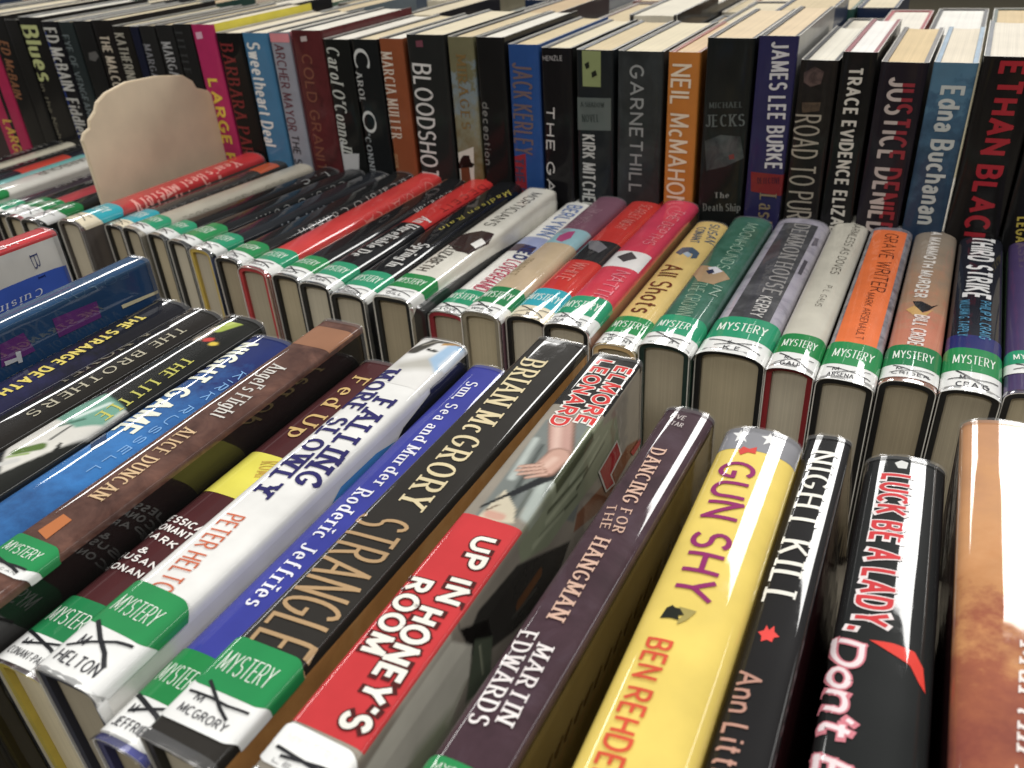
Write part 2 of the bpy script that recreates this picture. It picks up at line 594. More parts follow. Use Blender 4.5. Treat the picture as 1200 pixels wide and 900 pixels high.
def poly_mesh(sh, pts, off):
    """a printed flat shape, its outline given in (s, v), bent round the book"""
    bm = bmesh.new()
    vs = [bm.verts.new((p[0], p[1], 0)) for p in pts]
    f = bm.faces.new(vs)
    bmesh.ops.triangulate(bm, faces=[f])
    for q in sh.samples():
        if min(p[0] for p in pts) < q < max(p[0] for p in pts):
            bmesh.ops.bisect_plane(bm, geom=bm.verts[:] + bm.edges[:] + bm.faces[:], plane_co=(q, 0, 0), plane_no=(1, 0, 0), dist=1e-6)
    for v in bm.verts:
        v.co = sh.at(v.co.x, v.co.y, off)
    for f in bm.faces:
        f.smooth = True
        f.normal_update()
    up = [f for f in bm.faces]
    bmesh.ops.recalc_face_normals(bm, faces=up)
    return bm


def seg_d(x, y, a):
    x0, y0, x1, y1 = a
    dx, dy = x1 - x0, y1 - y0
    q = dx * dx + dy * dy
    t = 0 if q == 0 else max(0, min(1, ((x - x0) * dx + (y - y0) * dy) / q))
    return math.hypot(x - x0 - t * dx, y - y0 - t * dy), t


def printed_picture(sh, box, bg, shapes, off, step=.0009):
    """a printed illustration: a fine sheet on the jacket whose ink colours come from soft strokes and patches (mm)"""
    q0, q1, v0, v1 = (b / 1000 for b in box)
    qs = sorted({q0, q1} | {q for q in sh.samples() if q0 < q < q1} | {q0 + (q1 - q0) * i / max(1, int((q1 - q0) / step)) for i in range(1, int((q1 - q0) / step))})
    nv = max(2, int((v1 - v0) / step))
    A, B, fx, fy = bg
    ca, cb = Vector(lin(A)[:3]), Vector(lin(B)[:3])
    prep = []
    for s in shapes:
        if s[0] == 'c':
            _, p0, p1, r0, r1, col, soft = s
            m = max(r0, r1) + soft
            prep.append((0, (*p0, *p1), r0, r1, Vector(lin(col)[:3]), soft, (min(p0[0], p1[0]) - m, max(p0[0], p1[0]) + m, min(p0[1], p1[1]) - m, max(p0[1], p1[1]) + m)))
        else:
            _, pts, col, soft = s
            ed = [(*pts[i], *pts[(i + 1) % len(pts)]) for i in range(len(pts))]
            prep.append((1, ed, 0, 0, Vector(lin(col)[:3]), soft, (min(p[0] for p in pts) - soft, max(p[0] for p in pts) + soft, min(p[1] for p in pts) - soft, max(p[1] for p in pts) + soft)))

    def ink(x, y):
        f = min(1, max(0, .5 + .8 * noise.noise(Vector((x * fx, y * fy, 3.3)))))
        c = ca.lerp(cb, f)
        for k, g, r0, r1, col, soft, (xa, xb, ya, yb) in prep:
            if x < xa or x > xb or y < ya or y > yb:
                continue
            if k == 0:
                d, t = seg_d(x, y, g)
                d -= r0 + (r1 - r0) * t
            else:
                d, ins = 1e9, False
                for e in g:
                    d = min(d, seg_d(x, y, e)[0])
                    if (e[1] > y) != (e[3] > y) and x < (e[2] - e[0]) * (y - e[1]) / (e[3] - e[1]) + e[0]:
                        ins = not ins
                if ins:
                    d = -d
            w = min(1, max(0, .5 - d / (soft + 1e-6)))
            if w > 0:
                c = c.lerp(col, w)
        return (*c, 1)

    bm = bmesh.new()
    lay = bm.verts.layers.float_color.new('print')
    prev = None
    for q in qs:
        col = []
        for j in range(nv + 1):
            v = v0 + (v1 - v0) * j / nv
            p = bm.verts.new(sh.at(q, v, off))
            p[lay] = ink(q * 1000, v * 1000)
            col.append(p)
        if prev:
            for j in range(nv):
                bm.faces.new((prev[j], col[j], col[j + 1], prev[j + 1])).smooth = True
        prev = col
    return bm


WEIGHT = {'sans': .135, 'bold': .20, 'thin': .085, 'serif': .17, 'serifi': .17, 'slab': .20, 'brush': .19, 'pen': .12}


def lettering(sh, name, parent, txt, style, col, O, A, B, vis=None, col2=None, outline=None, gloss='plastic', lift=.00011):
    """txt set from O (start of the baseline, in (s, v)) towards A (end of the baseline), B above the start"""
    slant = .22 if style in ('serifi', 'brush') else 0
    gap = .15 if style == 'brush' else .15 + 1.15 * WEIGHT[style] + (.10 if style in ('serif', 'serifi', 'slab') else 0)
    st, wd = text_strokes(txt, gap=gap, slant=slant)
    wv = text_strokes(vis, gap=gap)[1] if vis else wd
    ax, ay = A[0] - O[0], A[1] - O[1]
    ln = math.hypot(ax, ay)
    ux, uy = ax / ln, ay / ln
    px, py = -uy, ux
    h = (B[0] - O[0]) * px + (B[1] - O[1]) * py
    if h < 0:
        px, py, h = -px, -py, -h
    sx = ln / wv
    th = WEIGHT[style] * min(h, 1.25 * sx)

    def place(x, y, off):
        return sh.at(O[0] + ux * x + px * y, O[1] + uy * x + py * y, off)

    bm = bmesh.new()
    stroke_mesh(bm, st, sx, h, th, style, place, lift + .00008, split=(h * .5 if col2 else None), mi=0, mi2=1)
    for f in bm.faces:
        f.normal_update()
    # letters face outwards
    c = bm.faces[:]
    flip = [f for f in c if f.normal.dot(Vector((sh.prof(max(min(f.calc_center_median().x, sh.w), -sh.w))[2], 0, sh.prof(max(min(f.calc_center_median().x, sh.w), -sh.w))[3]))) < 0]
    bmesh.ops.reverse_faces(bm, faces=flip)
    o = link_mesh(name, bm, [jacket(col, gloss)] + ([jacket(col2, gloss)] if col2 else []), parent)
    if outline:
        bm = bmesh.new()
        stroke_mesh(bm, st, sx, h, th, style, place, lift, grow=th * .32)
        link_mesh('letter_outline', bm, jacket(outline, gloss), o)
    return o


CROSS = [
    [[(-.30, .42), (-.12, .16), (.10, -.16), (.28, -.36)], [(-.42, -.06), (-.10, .0), (.15, -.02), (.44, .06)]],
    [[(-.34, .34), (-.05, .02), (.2, -.2), (.36, -.44)], [(-.38, -.34), (-.1, -.1), (.2, .08), (.42, .14)]],
    [[(-.40, .22), (-.1, .05), (.2, -.1), (.42, -.3)], [(-.28, -.26), (.0, -.04), (.24, .14), (.40, .2)]],
]


def genre_label(sh, root, v0, vb, v1, q0, q1, kind, name, k, r=.0035, big=True, base=.0001):
    """library sticker: coloured upper half with the genre, white lower half with the author, crossed out in ink"""
    sk = ((k * 37) % 11 - 5) * .009
    lb = link_mesh('genre_label', patch_mesh(sh, q0, q1, v0, v1, base + .00006, r=r, skew=sk), jacket('#e9e9e6' if kind != '#19a4b4' else '#e6d9bb', 'plastic'), root)
    link_mesh('colour_field', patch_mesh(sh, q0, q1, vb, v1, base + .00012, r=r, skew=sk), jacket(kind, 'plastic'), lb)
    cq = (q0 + q1) / 2
    hw = min((q1 - q0) * .34, sh.w * .70)
    hgt = (v1 - vb) * .38
    vv = vb + (v1 - vb) * .30
    lettering(sh, 'label_lettering', lb, 'MYSTERY', 'thin' if big else 'sans', '#eef6ea', (cq - hw, vv - sk * hw), (cq + hw, vv + sk * hw), (cq - hw, vv + hgt), lift=base + .00018)
    if name:
        wv = min(hw * .95, (.0036 if big else .0028) * len(name) * .5)
        yv = v0 + (vb - v0) * .20
        lettering(sh, 'name_lettering', lb, name, 'sans', '#3a3a40', (cq - wv, yv), (cq + wv, yv), (cq - wv, yv + (vb - v0) * .24), lift=base + .00018)
        lettering(sh, 'initial_lettering', lb, 'M', 'sans', '#3a3a40', (cq - wv * .8, yv + (vb - v0) * .36), (cq - wv * .5, yv + (vb - v0) * .36), (cq - wv * .8, yv + (vb - v0) * .58), lift=base + .00018)
    bm = bmesh.new()
    a, b = min((q1 - q0) * .46, sh.w * 1.0), (vb - v0) * .85
    cv = v0 + (vb - v0) * (.74 if big else .6)
    for t, pl in enumerate(CROSS[(k * 7 + k // 3) % 3]):
        stroke_mesh(bm, [[(x * a * 2, y * b) for x, y in pl]], 1, 1, (.0013 if big else .00085) * (.8 + .1 * (k % 5)), 'brush', lambda x, y, off: sh.at(cq + x, cv + y, off), base + .00034 + t * .00008)
    for f in bm.faces:
        f.normal_update()
    bmesh.ops.reverse_faces(bm, faces=[f for f in bm.faces if f.normal.z < 0])
    link_mesh('marker_cross', bm, jacket('#15161c', 'ink'), lb)
    return lb


def book(spec):
    """spec holds sizes in millimetres in the book's own frame"""
    W_, L_, D_ = (v / 1000 for v in spec['dim'])
    sh = Shape(W_, L_, D_, spec['c'] / 1000, spec['n'])
    root = bpy.data.objects.new('hardcover_book', None)
    COL.objects.link(root)
    root.empty_display_size = .02
    x, y, z, yaw, mode = spec['loc'][:5]
    lean = spec['loc'][5] if len(spec['loc']) > 5 else 0
    root.location = (x, y, z)
    root.rotation_euler = {'up': (0, R(lean), R(yaw)), 'stand': (R(90), 0, R(yaw)), 'back': (R(90), 0, R(180 + yaw))}[mode]
    root['label'] = spec['label']
    root['category'] = 'book'
    root['group'] = spec['group']
    j = spec.get('jacket', '#444444')
    G_ = 'plastic' if mode == 'up' else 'semi'
    jl, jr = spec.get('left', j), spec.get('right', j)
    bd = plain('cover_cloth', spec.get('board', '#1a1a1b'), .45)
    t = .0028
    if spec.get('sleeve', True):
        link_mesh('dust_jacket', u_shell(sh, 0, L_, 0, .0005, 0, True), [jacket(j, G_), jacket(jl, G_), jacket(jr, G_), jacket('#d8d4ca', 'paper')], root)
        link_mesh('cover_boards', u_shell(sh, .0007, L_ - .0007, .0006, .0006 + t, .0003), bd, root)
    else:
        link_mesh('cover_boards', u_shell(sh, 0, L_, 0, t, 0), bd, root)
    if mode == 'up':
        for e_ in ((0, -1), (L_, 1)):
            link_mesh('clear_sleeve', sleeve_rim(sh, *e_), film(), root)
    rim = .0030 if mode == 'up' else .0016
    link_mesh('page_block', page_mesh(sh, .0007 + t, rim, L_ - rim, rim), pages_mat(spec.get('pages', '#b9ae96')), root)
    lift = 0.00006
    for it in spec.get('art', []):
        k = it[0]
        lift += .00004
        if k == 'band':          # across the whole spine
            _, v0, v1, c = it[:4]
            q0, q1 = (it[4], it[5]) if len(it) > 5 else (-W_ * 500 * .99, W_ * 500 * .99)
            link_mesh('printed_band', patch_mesh(sh, q0 / 1000, q1 / 1000, v0 / 1000, v1 / 1000, lift), jacket(c, G_), root)
        elif k == 'poly':
            link_mesh('printed_picture', poly_mesh(sh, [(a / 1000, b / 1000) for a, b in it[1]], lift), jacket(it[2], G_), root)
        elif k == 'pic':
            link_mesh('printed_picture', printed_picture(sh, it[1], it[2], it[3], lift), jacket(('paint',), G_), root)
        elif k == 'scr':
            bm = bmesh.new()
            for _i in range(it[1]):
                a, b, th_ = random.uniform(-.8, .8) * sh.w, random.uniform(.05, .95) * L_, random.uniform(0, 6.28)
                ln = random.uniform(.003, .012)
                pts = [(a + ln * u * math.cos(th_ + u * it[3]), b + ln * u * math.sin(th_ + u * it[3])) for u in (0, .25, .5, .75, 1)]
                pts = [(max(-sh.w * .95, min(sh.w * .95, p)), min(max(q, .002), L_ - .002)) for p, q in pts]
                stroke_mesh(bm, [pts], 1, 1, .00028, 'brush', lambda x, y, off: sh.at(x, y, off), lift)
            for f in bm.faces:
                f.normal_update()
            bmesh.ops.reverse_faces(bm, faces=[f for f in bm.faces if f.normal.z < 0])
            link_mesh('jacket_scratches', bm, jacket(it[2], G_), root)
        elif k == 'text':
            _, txt, style, col, O, A, B, kw = it
            g = lambda p: (p[0] / 1000, p[1] / 1000)
            lettering(sh, 'spine_lettering', root, txt, style, col, g(O), g(A), g(B), lift=lift + .00006, gloss=G_, **kw)
    if 'label_at' in spec:
        v0, vb, v1, q0, q1, kind, nm, k, big = spec['label_at']
        genre_label(sh, root, v0 / 1000, vb / 1000, v1 / 1000, q0 / 1000, q1 / 1000, kind, nm, k, big=big, base=lift + .00022)
    return root


# ------------------------------------------------------------------ setting
def slab(name, x0, x1, y0, y1, z0, z1, mat, bev=.004):
    bm = bmesh.new()
    bmesh.ops.create_cube(bm, size=1)
    for v in bm.verts:
        v.co = Vector(((x0 + x1) / 2 + v.co.x * (x1 - x0), (y0 + y1) / 2 + v.co.y * (y1 - y0), (z0 + z1) / 2 + v.co.z * (z1 - z0)))
    bmesh.ops.bevel(bm, geom=bm.edges[:], offset=bev, segments=2, affect='EDGES')
    return bm


bm = bmesh.new()
bmesh.ops.create_grid(bm, x_segments=1, y_segments=1, size=9)
fl = link_mesh('floor', bm, plain('carpet', '#6f6750', .95, 200, .4), None)
fl.location = (0, 2, -.74)
fl['kind'] = 'structure'

tb = bpy.data.objects.new('display_table', None)
COL.objects.link(tb)
tb.location = (-.35, .55, -.74)
tb['label'] = 'long pale folding table carrying all the rows of books'
tb['category'] = 'table'
top = link_mesh('tabletop', slab('t', -1.42, .9, -.62, .62, .705, .739, plain('laminate', '#8f8675', .6)), plain('laminate', '#8f8675', .6), tb)
for lx in (-1.3, .8):
    for ly in (-.5, .5):
        link_mesh('leg', slab('l', lx - .02, lx + .02, ly - .02, ly + .02, 0, .705, None), plain('leg_metal', '#3a3a3c', .4), tb)

# tan board that parts the middle row, its upper corners cut in scallops
DIV = {'x': -0.664, 'outline': [(0.4622, 0.0), (0.4622, 0.1826), (0.466, 0.1881), (0.4731, 0.1907), (0.4746, 0.1968), (0.483, 0.2028), (0.4871, 0.209), (0.4981, 0.2145), (0.5218, 0.2189), (0.5562, 0.2173), (0.5856, 0.2123), (0.5961, 0.2048), (0.5992, 0.1978), (0.6122, 0.1927), (0.6205, 0.1827), (0.6252, 0.1683), (0.6265, 0.1501), (0.6271, 0.1254), (0.6271, 0.0)]}
dv = bpy.data.objects.new('shelf_divider', None)
bm = bmesh.new()
xs = DIV['x']
a = [bm.verts.new((0, p[0], p[1])) for p in DIV['outline']]
f = bm.faces.new(a)
ret = bmesh.ops.extrude_face_region(bm, geom=[f])
for v in [g for g in ret['geom'] if isinstance(g, bmesh.types.BMVert)]:
    v.co.x -= .004
bmesh.ops.recalc_face_normals(bm, faces=bm.faces)
ed = [e for e in bm.edges if abs(e.verts[0].co.x - e.verts[1].co.x) < 1e-5]
bmesh.ops.bevel(bm, geom=ed, offset=.0007, segments=2, affect='EDGES')
dv = link_mesh('shelf_divider', bm, plain('tan_board', '#e4d0b0', .6, 25, .12), None)
dv.location = (xs, 0, 0)
dv['label'] = 'plain tan divider board with scalloped corners standing up out of the middle row'
dv['category'] = 'divider'

# ------------------------------------------------------------------ the books
BOOKS = [
    dict(dim=[16.0, 230.0, 202.0], c=3.0, n=4, loc=[-0.4558, 0.0365, 0.0, -4.84, 'up'], label='white jacket with red spine strip and blue oval, far left of the front row', group='books standing spine up in the front row', jacket='#c93b3f', left='#d9d5cc', right='#d9d5cc', pages='#b9ae96', art=[('poly', [[42.18, 208.13], [41.95, 221.93], [41.29, 229.0], [40.22, 229.0], [38.79, 229.0], [37.08, 229.0], [35.18, 229.0], [33.18, 229.0], [31.18, 229.0], [29.28, 229.0], [27.57, 229.0], [26.14, 229.0], [25.07, 229.0], [24.41, 221.93], [24.18, 208.13], [24.41, 194.33], [25.07, 181.23], [26.14, 169.47], [27.57, 159.66], [29.28, 152.27], [31.18, 147.68], [33.18, 146.13], [35.18, 147.68], [37.08, 152.27], [38.79, 159.66], [40.22, 169.47], [41.29, 181.23], [41.95, 194.33]], '#3f62c4'), ('text', 'BI', 'serif', '#26336e', [13.57, 211.64], [26.08, 211.81], [15.79, 216.18], {}), ('text', 'Cuisine', 'serifi', '#e8ecf5', [31.2, 211.89], [32.84, 180.73], [35.7, 211.66], {}), ('text', 'HER', 'bold', '#f4dada', [7.39, 209.11], [6.46, 193.2], [4.32, 210.75], {})]),
    dict(dim=[16.0, 240.0, 185.0], c=3.0, n=4, loc=[-0.393, 0.0427, 0.0, -0.59, 'up'], label='navy jacket with purple squares and a cream outlined P on its side cover', group='books standing spine up in the front row', jacket='#23476b', left='#1c2c4a', right='#1d3f66', pages='#c4baa2', art=[('text', 'POISON INK', 'thin', '#55748f', [7.78, 225.04], [5.02, 160.04], [10.07, 233.89], {}), ('poly', [[12.5, 176.86], [14.09, 202.49], [23.41, 202.21], [23.0, 176.69]], '#5f2c70'), ('poly', [[12.69, 148.47], [12.42, 160.99], [23.43, 163.12], [23.41, 144.98]], '#5f2c70'), ('poly', [[22.32, 215.22], [24.06, 239.6], [25.7, 239.6], [24.5, 215.54]], '#c9bf9a'), ('poly', [[23.83, 239.6], [25.46, 239.6], [28.01, 239.6], [29.37, 239.6], [28.23, 239.6], [27.07, 239.6]], '#c9bf9a'), ('poly', [[21.31, 147.19], [22.22, 153.45], [24.02, 153.23], [23.62, 147.12]], '#b9bcc2'), ('poly', [[19.5, 153.64], [19.9, 156.23], [25.59, 155.31], [25.39, 153.12]], '#b9bcc2')]),
    dict(dim=[26.5, 225.0, 164.0], c=6.0, n=3, loc=[-0.3676, 0.053, 0.0, 0.08, 'up'], label='navy spine lettered THE STRANGE DEATH in yellow capitals', group='books standing spine up in the front row', jacket=[(0, '#3a3a72'), (0.45, '#2c2c52'), (0.8, '#1c1c22')], left='#18181c', right='#2f2f60', pages='#b7a989', art=[('text', 'THE STRANGE DEATH', 'bold', '#e3cf55', [-3.34, 203.75], [-1.12, 120.76], [4.48, 201.42], {}), ('text', 'A MEMORY OF ITS OWN', 'serif', '#a89c6a', [-13.12, 204.03], [-13.12, 132.77], [-8.88, 198.66], {})]),
    dict(dim=[24.5, 225.0, 164.0], c=6.0, n=3, loc=[-0.3398, 0.051, 0.0, 0.34, 'up'], label='black spine lettered THE BROTHERS in thin grey serif capitals', group='books standing spine up in the front row', jacket='#262320', left='#262320', right='#2a2a40', board='#191919', pages='#aca086', art=[('text', 'THE BROTHERS', 'serif', '#b9b29a', [3.35, 204.01], [2.06, 116.1], [9.2, 203.29], {}), ('text', 'A NOVEL', 'serif', '#8d8672', [-12.13, 194.62], [-12.13, 138.94], [-4.58, 188.16], {})]),
    dict(dim=[27.0, 230.0, 164.0], c=6.0, n=3, loc=[-0.3104, 0.047, 0.0, 0.89, 'up'], label='black spine lettered THE LITTLE over pictures of fruit and a white tablecloth', group='books standing spine up in the front row', jacket=[(0, '#202225'), (0.9, '#1f1f1c')], left='#2d2b50', right='#161616', pages='#a5977a', art=[('pic', [-13.37, 13.37, 4.6, 223.1], ('#1c1d1c', '#272823', 0.05, 0.02), [('c', [-1.83, 214.93], [1.74, 223.49], 4.0, 4.4, '#a2b43c', 1.2), ('c', [-1.26, 219.22], [0.89, 223.16], 1.0, 1.2, '#c6d070', 2), ('c', [-4.54, 202.26], [-4.55, 214.08], 2.4, 2.2, '#b9ad9c', 1.4), ('c', [-5.78, 205.79], [-5.85, 211.76], 0.9, 0.8, '#5b544b', 1), ('c', [0.51, 203.05], [2.15, 203.72], 2.0, 2.0, '#c93a32', 0.8), ('c', [6.09, 200.84], [7.12, 201.49], 1.8, 1.6, '#e2c42c', 0.8), ('p', [[-13.37, 102.83], [-13.37, 125.45], [0.14, 142.28], [12.54, 141.04], [12.99, 119.93], [4.65, 86.5]], '#d9d6cd', 1.4), ('p', [[-13.37, 123.9], [-5.83, 146.27], [11.14, 141.7], [12.18, 128.81], [5.2, 121.36]], '#6ca08c', 1.6), ('c', [-1.61, 126.76], [3.3, 140.57], 1.2, 1.2, '#cfe0d8', 1.8), ('c', [-2.85, 119.21], [3.1, 127.34], 0.7, 0.9, '#3f6d5c', 1), ('c', [-2.9, 99.22], [3.25, 105.69], 2.2, 2.6, '#55702c', 1.2), ('c', [-2.94, 95.44], [2.99, 100.42], 0.7, 0.7, '#8fa85a', 0.8), ('c', [2.87, 110.77], [2.44, 121.44], 0.6, 0.5, '#1d1f1e', 0.5), ('c', [8.46, 111.22], [10.71, 106.8], 0.6, 1.0, '#262724', 0.5), ('c', [-1.2, 90.53], [2.66, 95.3], 1.5, 1.5, '#c9c8c2', 1)]), ('text', 'THE LITTLE', 'serif', '#c3bf52', [3.47, 184.91], [4.93, 131.1], [10.02, 184.8], {})]),
    dict(dim=[28.0, 230.0, 163.0], c=6.0, n=3, loc=[-0.2804, 0.036, 0.0, 1.14, 'up'], label='blue spine lettered NIGHT GAME in cream capitals', group='books standing spine up in the front row', jacket=[(0, '#2f6fae'), (0.3, '#24548c'), (0.55, '#2f78bd'), (0.95, '#22306a')], left='#24548c', right='#3a86cc', board='#1b2440', pages='#b9ae96', art=[('text', 'NIGHT GAME', 'bold', '#eef0dc', [-13.86, 219.99], [-10.4, 138.87], [-0.22, 209.92], {}), ('text', 'KIRK RUSSELL', 'sans', '#7fb2e6', [8.51, 197.81], [5.61, 113.14], [11.87, 197.78], {}), ('poly', [[-13.86, 226.97], [-13.86, 229.6], [-7.14, 213.25], [-8.56, 205.87]], '#3c5f9a'), ('poly', [[-13.86, 131.03], [-13.86, 139.09], [-3.34, 131.0], [-4.35, 124.21]], '#1d3d66')], label_at=[2, 22, 46, -14.2, 14.2, '#10966a', 'RUSSELL', 0, False]),
    dict(dim=[23.5, 230.0, 165.0], c=4.0, n=5, loc=[-0.2539, 0.06, 0.0, 1.14, 'up'], label="brown spine lettered Angel's Flight in white italics above a black side cover", group='books standing spine up in the front row', jacket=('mottle', 60, '#472d26', '#5f4036', '#775244'), left='#1b1a19', right='#181716', board='#171717', pages='#c4baa2', art=[('band', 202.37, 221.91, '#9a6a4c'), ('text', "Angel's Flight", 'serifi', '#d9d4cc', [-5.22, 181.96], [-1.76, 137.13], [4.38, 178.84], {}), ('text', 'ALICE DUNCAN', 'serif', '#dcb98c', [-4.63, 125.8], [-4.42, 77.97], [3.22, 123.57], {}), ('poly', [[-4.93, 56.54], [-4.28, 66.64], [1.6, 65.5], [1.97, 54.63]], '#c07038')], label_at=[37.1, 41.22, 53.35, -11.95, 11.95, '#0d8a48', 'DUNCAN', 1, True]),
    dict(dim=[26.0, 204.99, 150.0], c=6.5, n=3, loc=[-0.2283, 0.0793, 0.0, 1.14, 'up'], label='maroon spine lettered Fed Up with a yellow band, by two authors', group='books standing spine up in the front row', jacket='#4e2628', left='#1c1416', right='#4e2628', board='#d8c03a', pages='#e0d2ac', art=[('band', 97.31, 106.24, '#ddd23c'), ('band', 92.18, 120.78, '#e0d640'), ('text', 'ROMP', 'serif', '#c9a23a', [-0.42, 115.08], [4.26, 104.57], [9.88, 110.73], {}), ('text', 'Fed Up', 'serif', '#d3b06c', [-5.41, 187.16], [-4.38, 135.11], [4.65, 185.73], {}), ('text', 'JESSICA', 'bold', '#e9e4df', [-12.87, 72.35], [7.63, 70.73], [-12.87, 76.07], {}), ('text', 'CONANT-', 'bold', '#e9e4df', [-12.87, 67.16], [8.07, 65.95], [-12.87, 70.79], {}), ('text', 'PARK', 'bold', '#e9e4df', [-12.87, 62.42], [4.81, 60.08], [-12.87, 65.94], {}), ('text', '&', 'bold', '#e9e4df', [-6.26, 54.18], [-2.18, 54.13], [-8.44, 57.2], {}), ('text', 'SUSAN', 'bold', '#e9e4df', [-12.87, 50.27], [6.85, 49.25], [-12.87, 53.58], {}), ('text', 'CONANT', 'bold', '#e9e4df', [-12.87, 44.37], [8.81, 44.19], [-12.87, 47.57], {})], label_at=[0.91, 12.88, 29.95, -13.2, 13.2, '#0a7d44', 'CONANT-PARK', 2, True]),
    dict(dim=[26.65, 220.75, 160.0], c=6.66, n=4, loc=[-0.2008, 0.0786, 0.0, 1.14, 'up'], label='white spine lettered FALLING MORE SLOWLY in navy slab capitals', group='books standing spine up in the front row', jacket='#e6e5e1', left='#e2e1dd', right='#dcdad4', board='#1d2236', pages='#aca086', art=[('pic', [-13.19, 13.19, 176.6, 219.64], ('#e6e5e1', '#dcdad5', 0.04, 0.04), [('c', [-5.79, 192.03], [5.72, 199.32], 4, 6, '#b7b4ab', 6), ('p', [[3.35, 201.87], [5.34, 216.85], [12.71, 222.96], [13.29, 206.86], [11.35, 193.15]], '#9dbcd9', 2), ('c', [11.47, 213.94], [12.2, 199.66], 1, 2, '#dfe6ec', 2), ('c', [-8.3, 207.25], [-2.04, 219.85], 3.4, 2.2, '#45423b', 1.4), ('c', [-2.84, 218.69], [7.17, 220.45], 2.2, 1.4, '#514d45', 1), ('c', [-1.67, 209.86], [2.35, 209.45], 1.2, 1.0, '#151412', 0.6), ('c', [-0.9, 211.02], [-0.11, 210.46], 0.5, 0.4, '#d8d6cf', 0.4), ('c', [-6.8, 212.94], [-0.4, 220.38], 0.5, 0.5, '#8b867a', 0.8), ('c', [2.53, 216.79], [12.7, 221.17], 1.0, 1.2, '#b88a45', 0.6)]), ('text', 'FALLING', 'slab', '#2e2a66', [-1.48, 162.56], [2.52, 101.36], [9.38, 161.94], {}), ('text', 'MORE SLOWLY', 'slab', '#2e2a66', [-13.19, 185.84], [-7.65, 90.18], [-2.8, 177.42], {}), ('text', 'PETER HELTON', 'sans', '#d0673f', [-7.4, 76.62], [-4.23, 37.31], [1.28, 75.71], {'vis': 'PETER HELTO'}), ('poly', [[13.3, 220.35], [24.7, 220.35], [28.44, 164.04], [26.48, 144.39], [17.19, 160.87], [13.27, 184.93]], '#1e2022'), ('poly', [[22.42, 165.45], [27.3, 155.47], [27.64, 124.37], [19.9, 108.5], [16.51, 115.31], [16.89, 140.2]], '#3f8ac8')], label_at=[0.1, 19.2, 38.6, -12.92, 13.32, '#178c4a', 'HELTON', 3, True]),
    dict(dim=[21.0, 225.36, 151.0], c=5.25, n=2.6, loc=[-0.1757, 0.0732, 0.0, 1.14, 'up'], label='slim blue spine lettered Sun, Sea and Murder in white', group='books standing spine up in the front row', jacket='#3a409c', left='#31378c', right='#2c3180', board='#2b2f66', pages='#a5977a', art=[('text', 'Sun, Sea and Murder', 'serif', '#e7e6ef', [-2.57, 208.9], [-0.26, 126.55], [3.79, 208.11], {}), ('text', 'Roderic Jeffries', 'serif', '#e7e6ef', [-3.96, 121.85], [-3.48, 56.85], [3.68, 122.5], {})], label_at=[2.03, 15.89, 34.81, -10.7, 10.7, '#08843f', 'JEFFRIES', 4, True]),
    dict(dim=[26.04, 244.77, 160.0], c=5.0, n=6, loc=[-0.1522, 0.0753, 0.0, -0.37, 'up'], label='black spine lettered STRANGLED in tall tan capitals with an orange side cover', group='books standing spine up in the front row', jacket='#2e2b27', left='#2a2724', right=('mottle', 45, '#b57d3f', '#c68a45', '#cf9a58'), board='#1b1a19', pages='#b9ae96', art=[('text', 'BRIAN McGRORY', 'serif', '#dccb9f', [-9.74, 221.51], [-4.5, 110.07], [3.17, 220.43], {}), ('text', 'STRANGLED', 'sans', '#b59368', [-12.89, 100.03], [-7.48, 28.96], [8.44, 98.65], {'vis': 'STRANGLED'})], label_at=[7.32, 19.62, 38.22, -13.22, 13.22, '#0d8a48', 'MCGRORY', 5, True]),
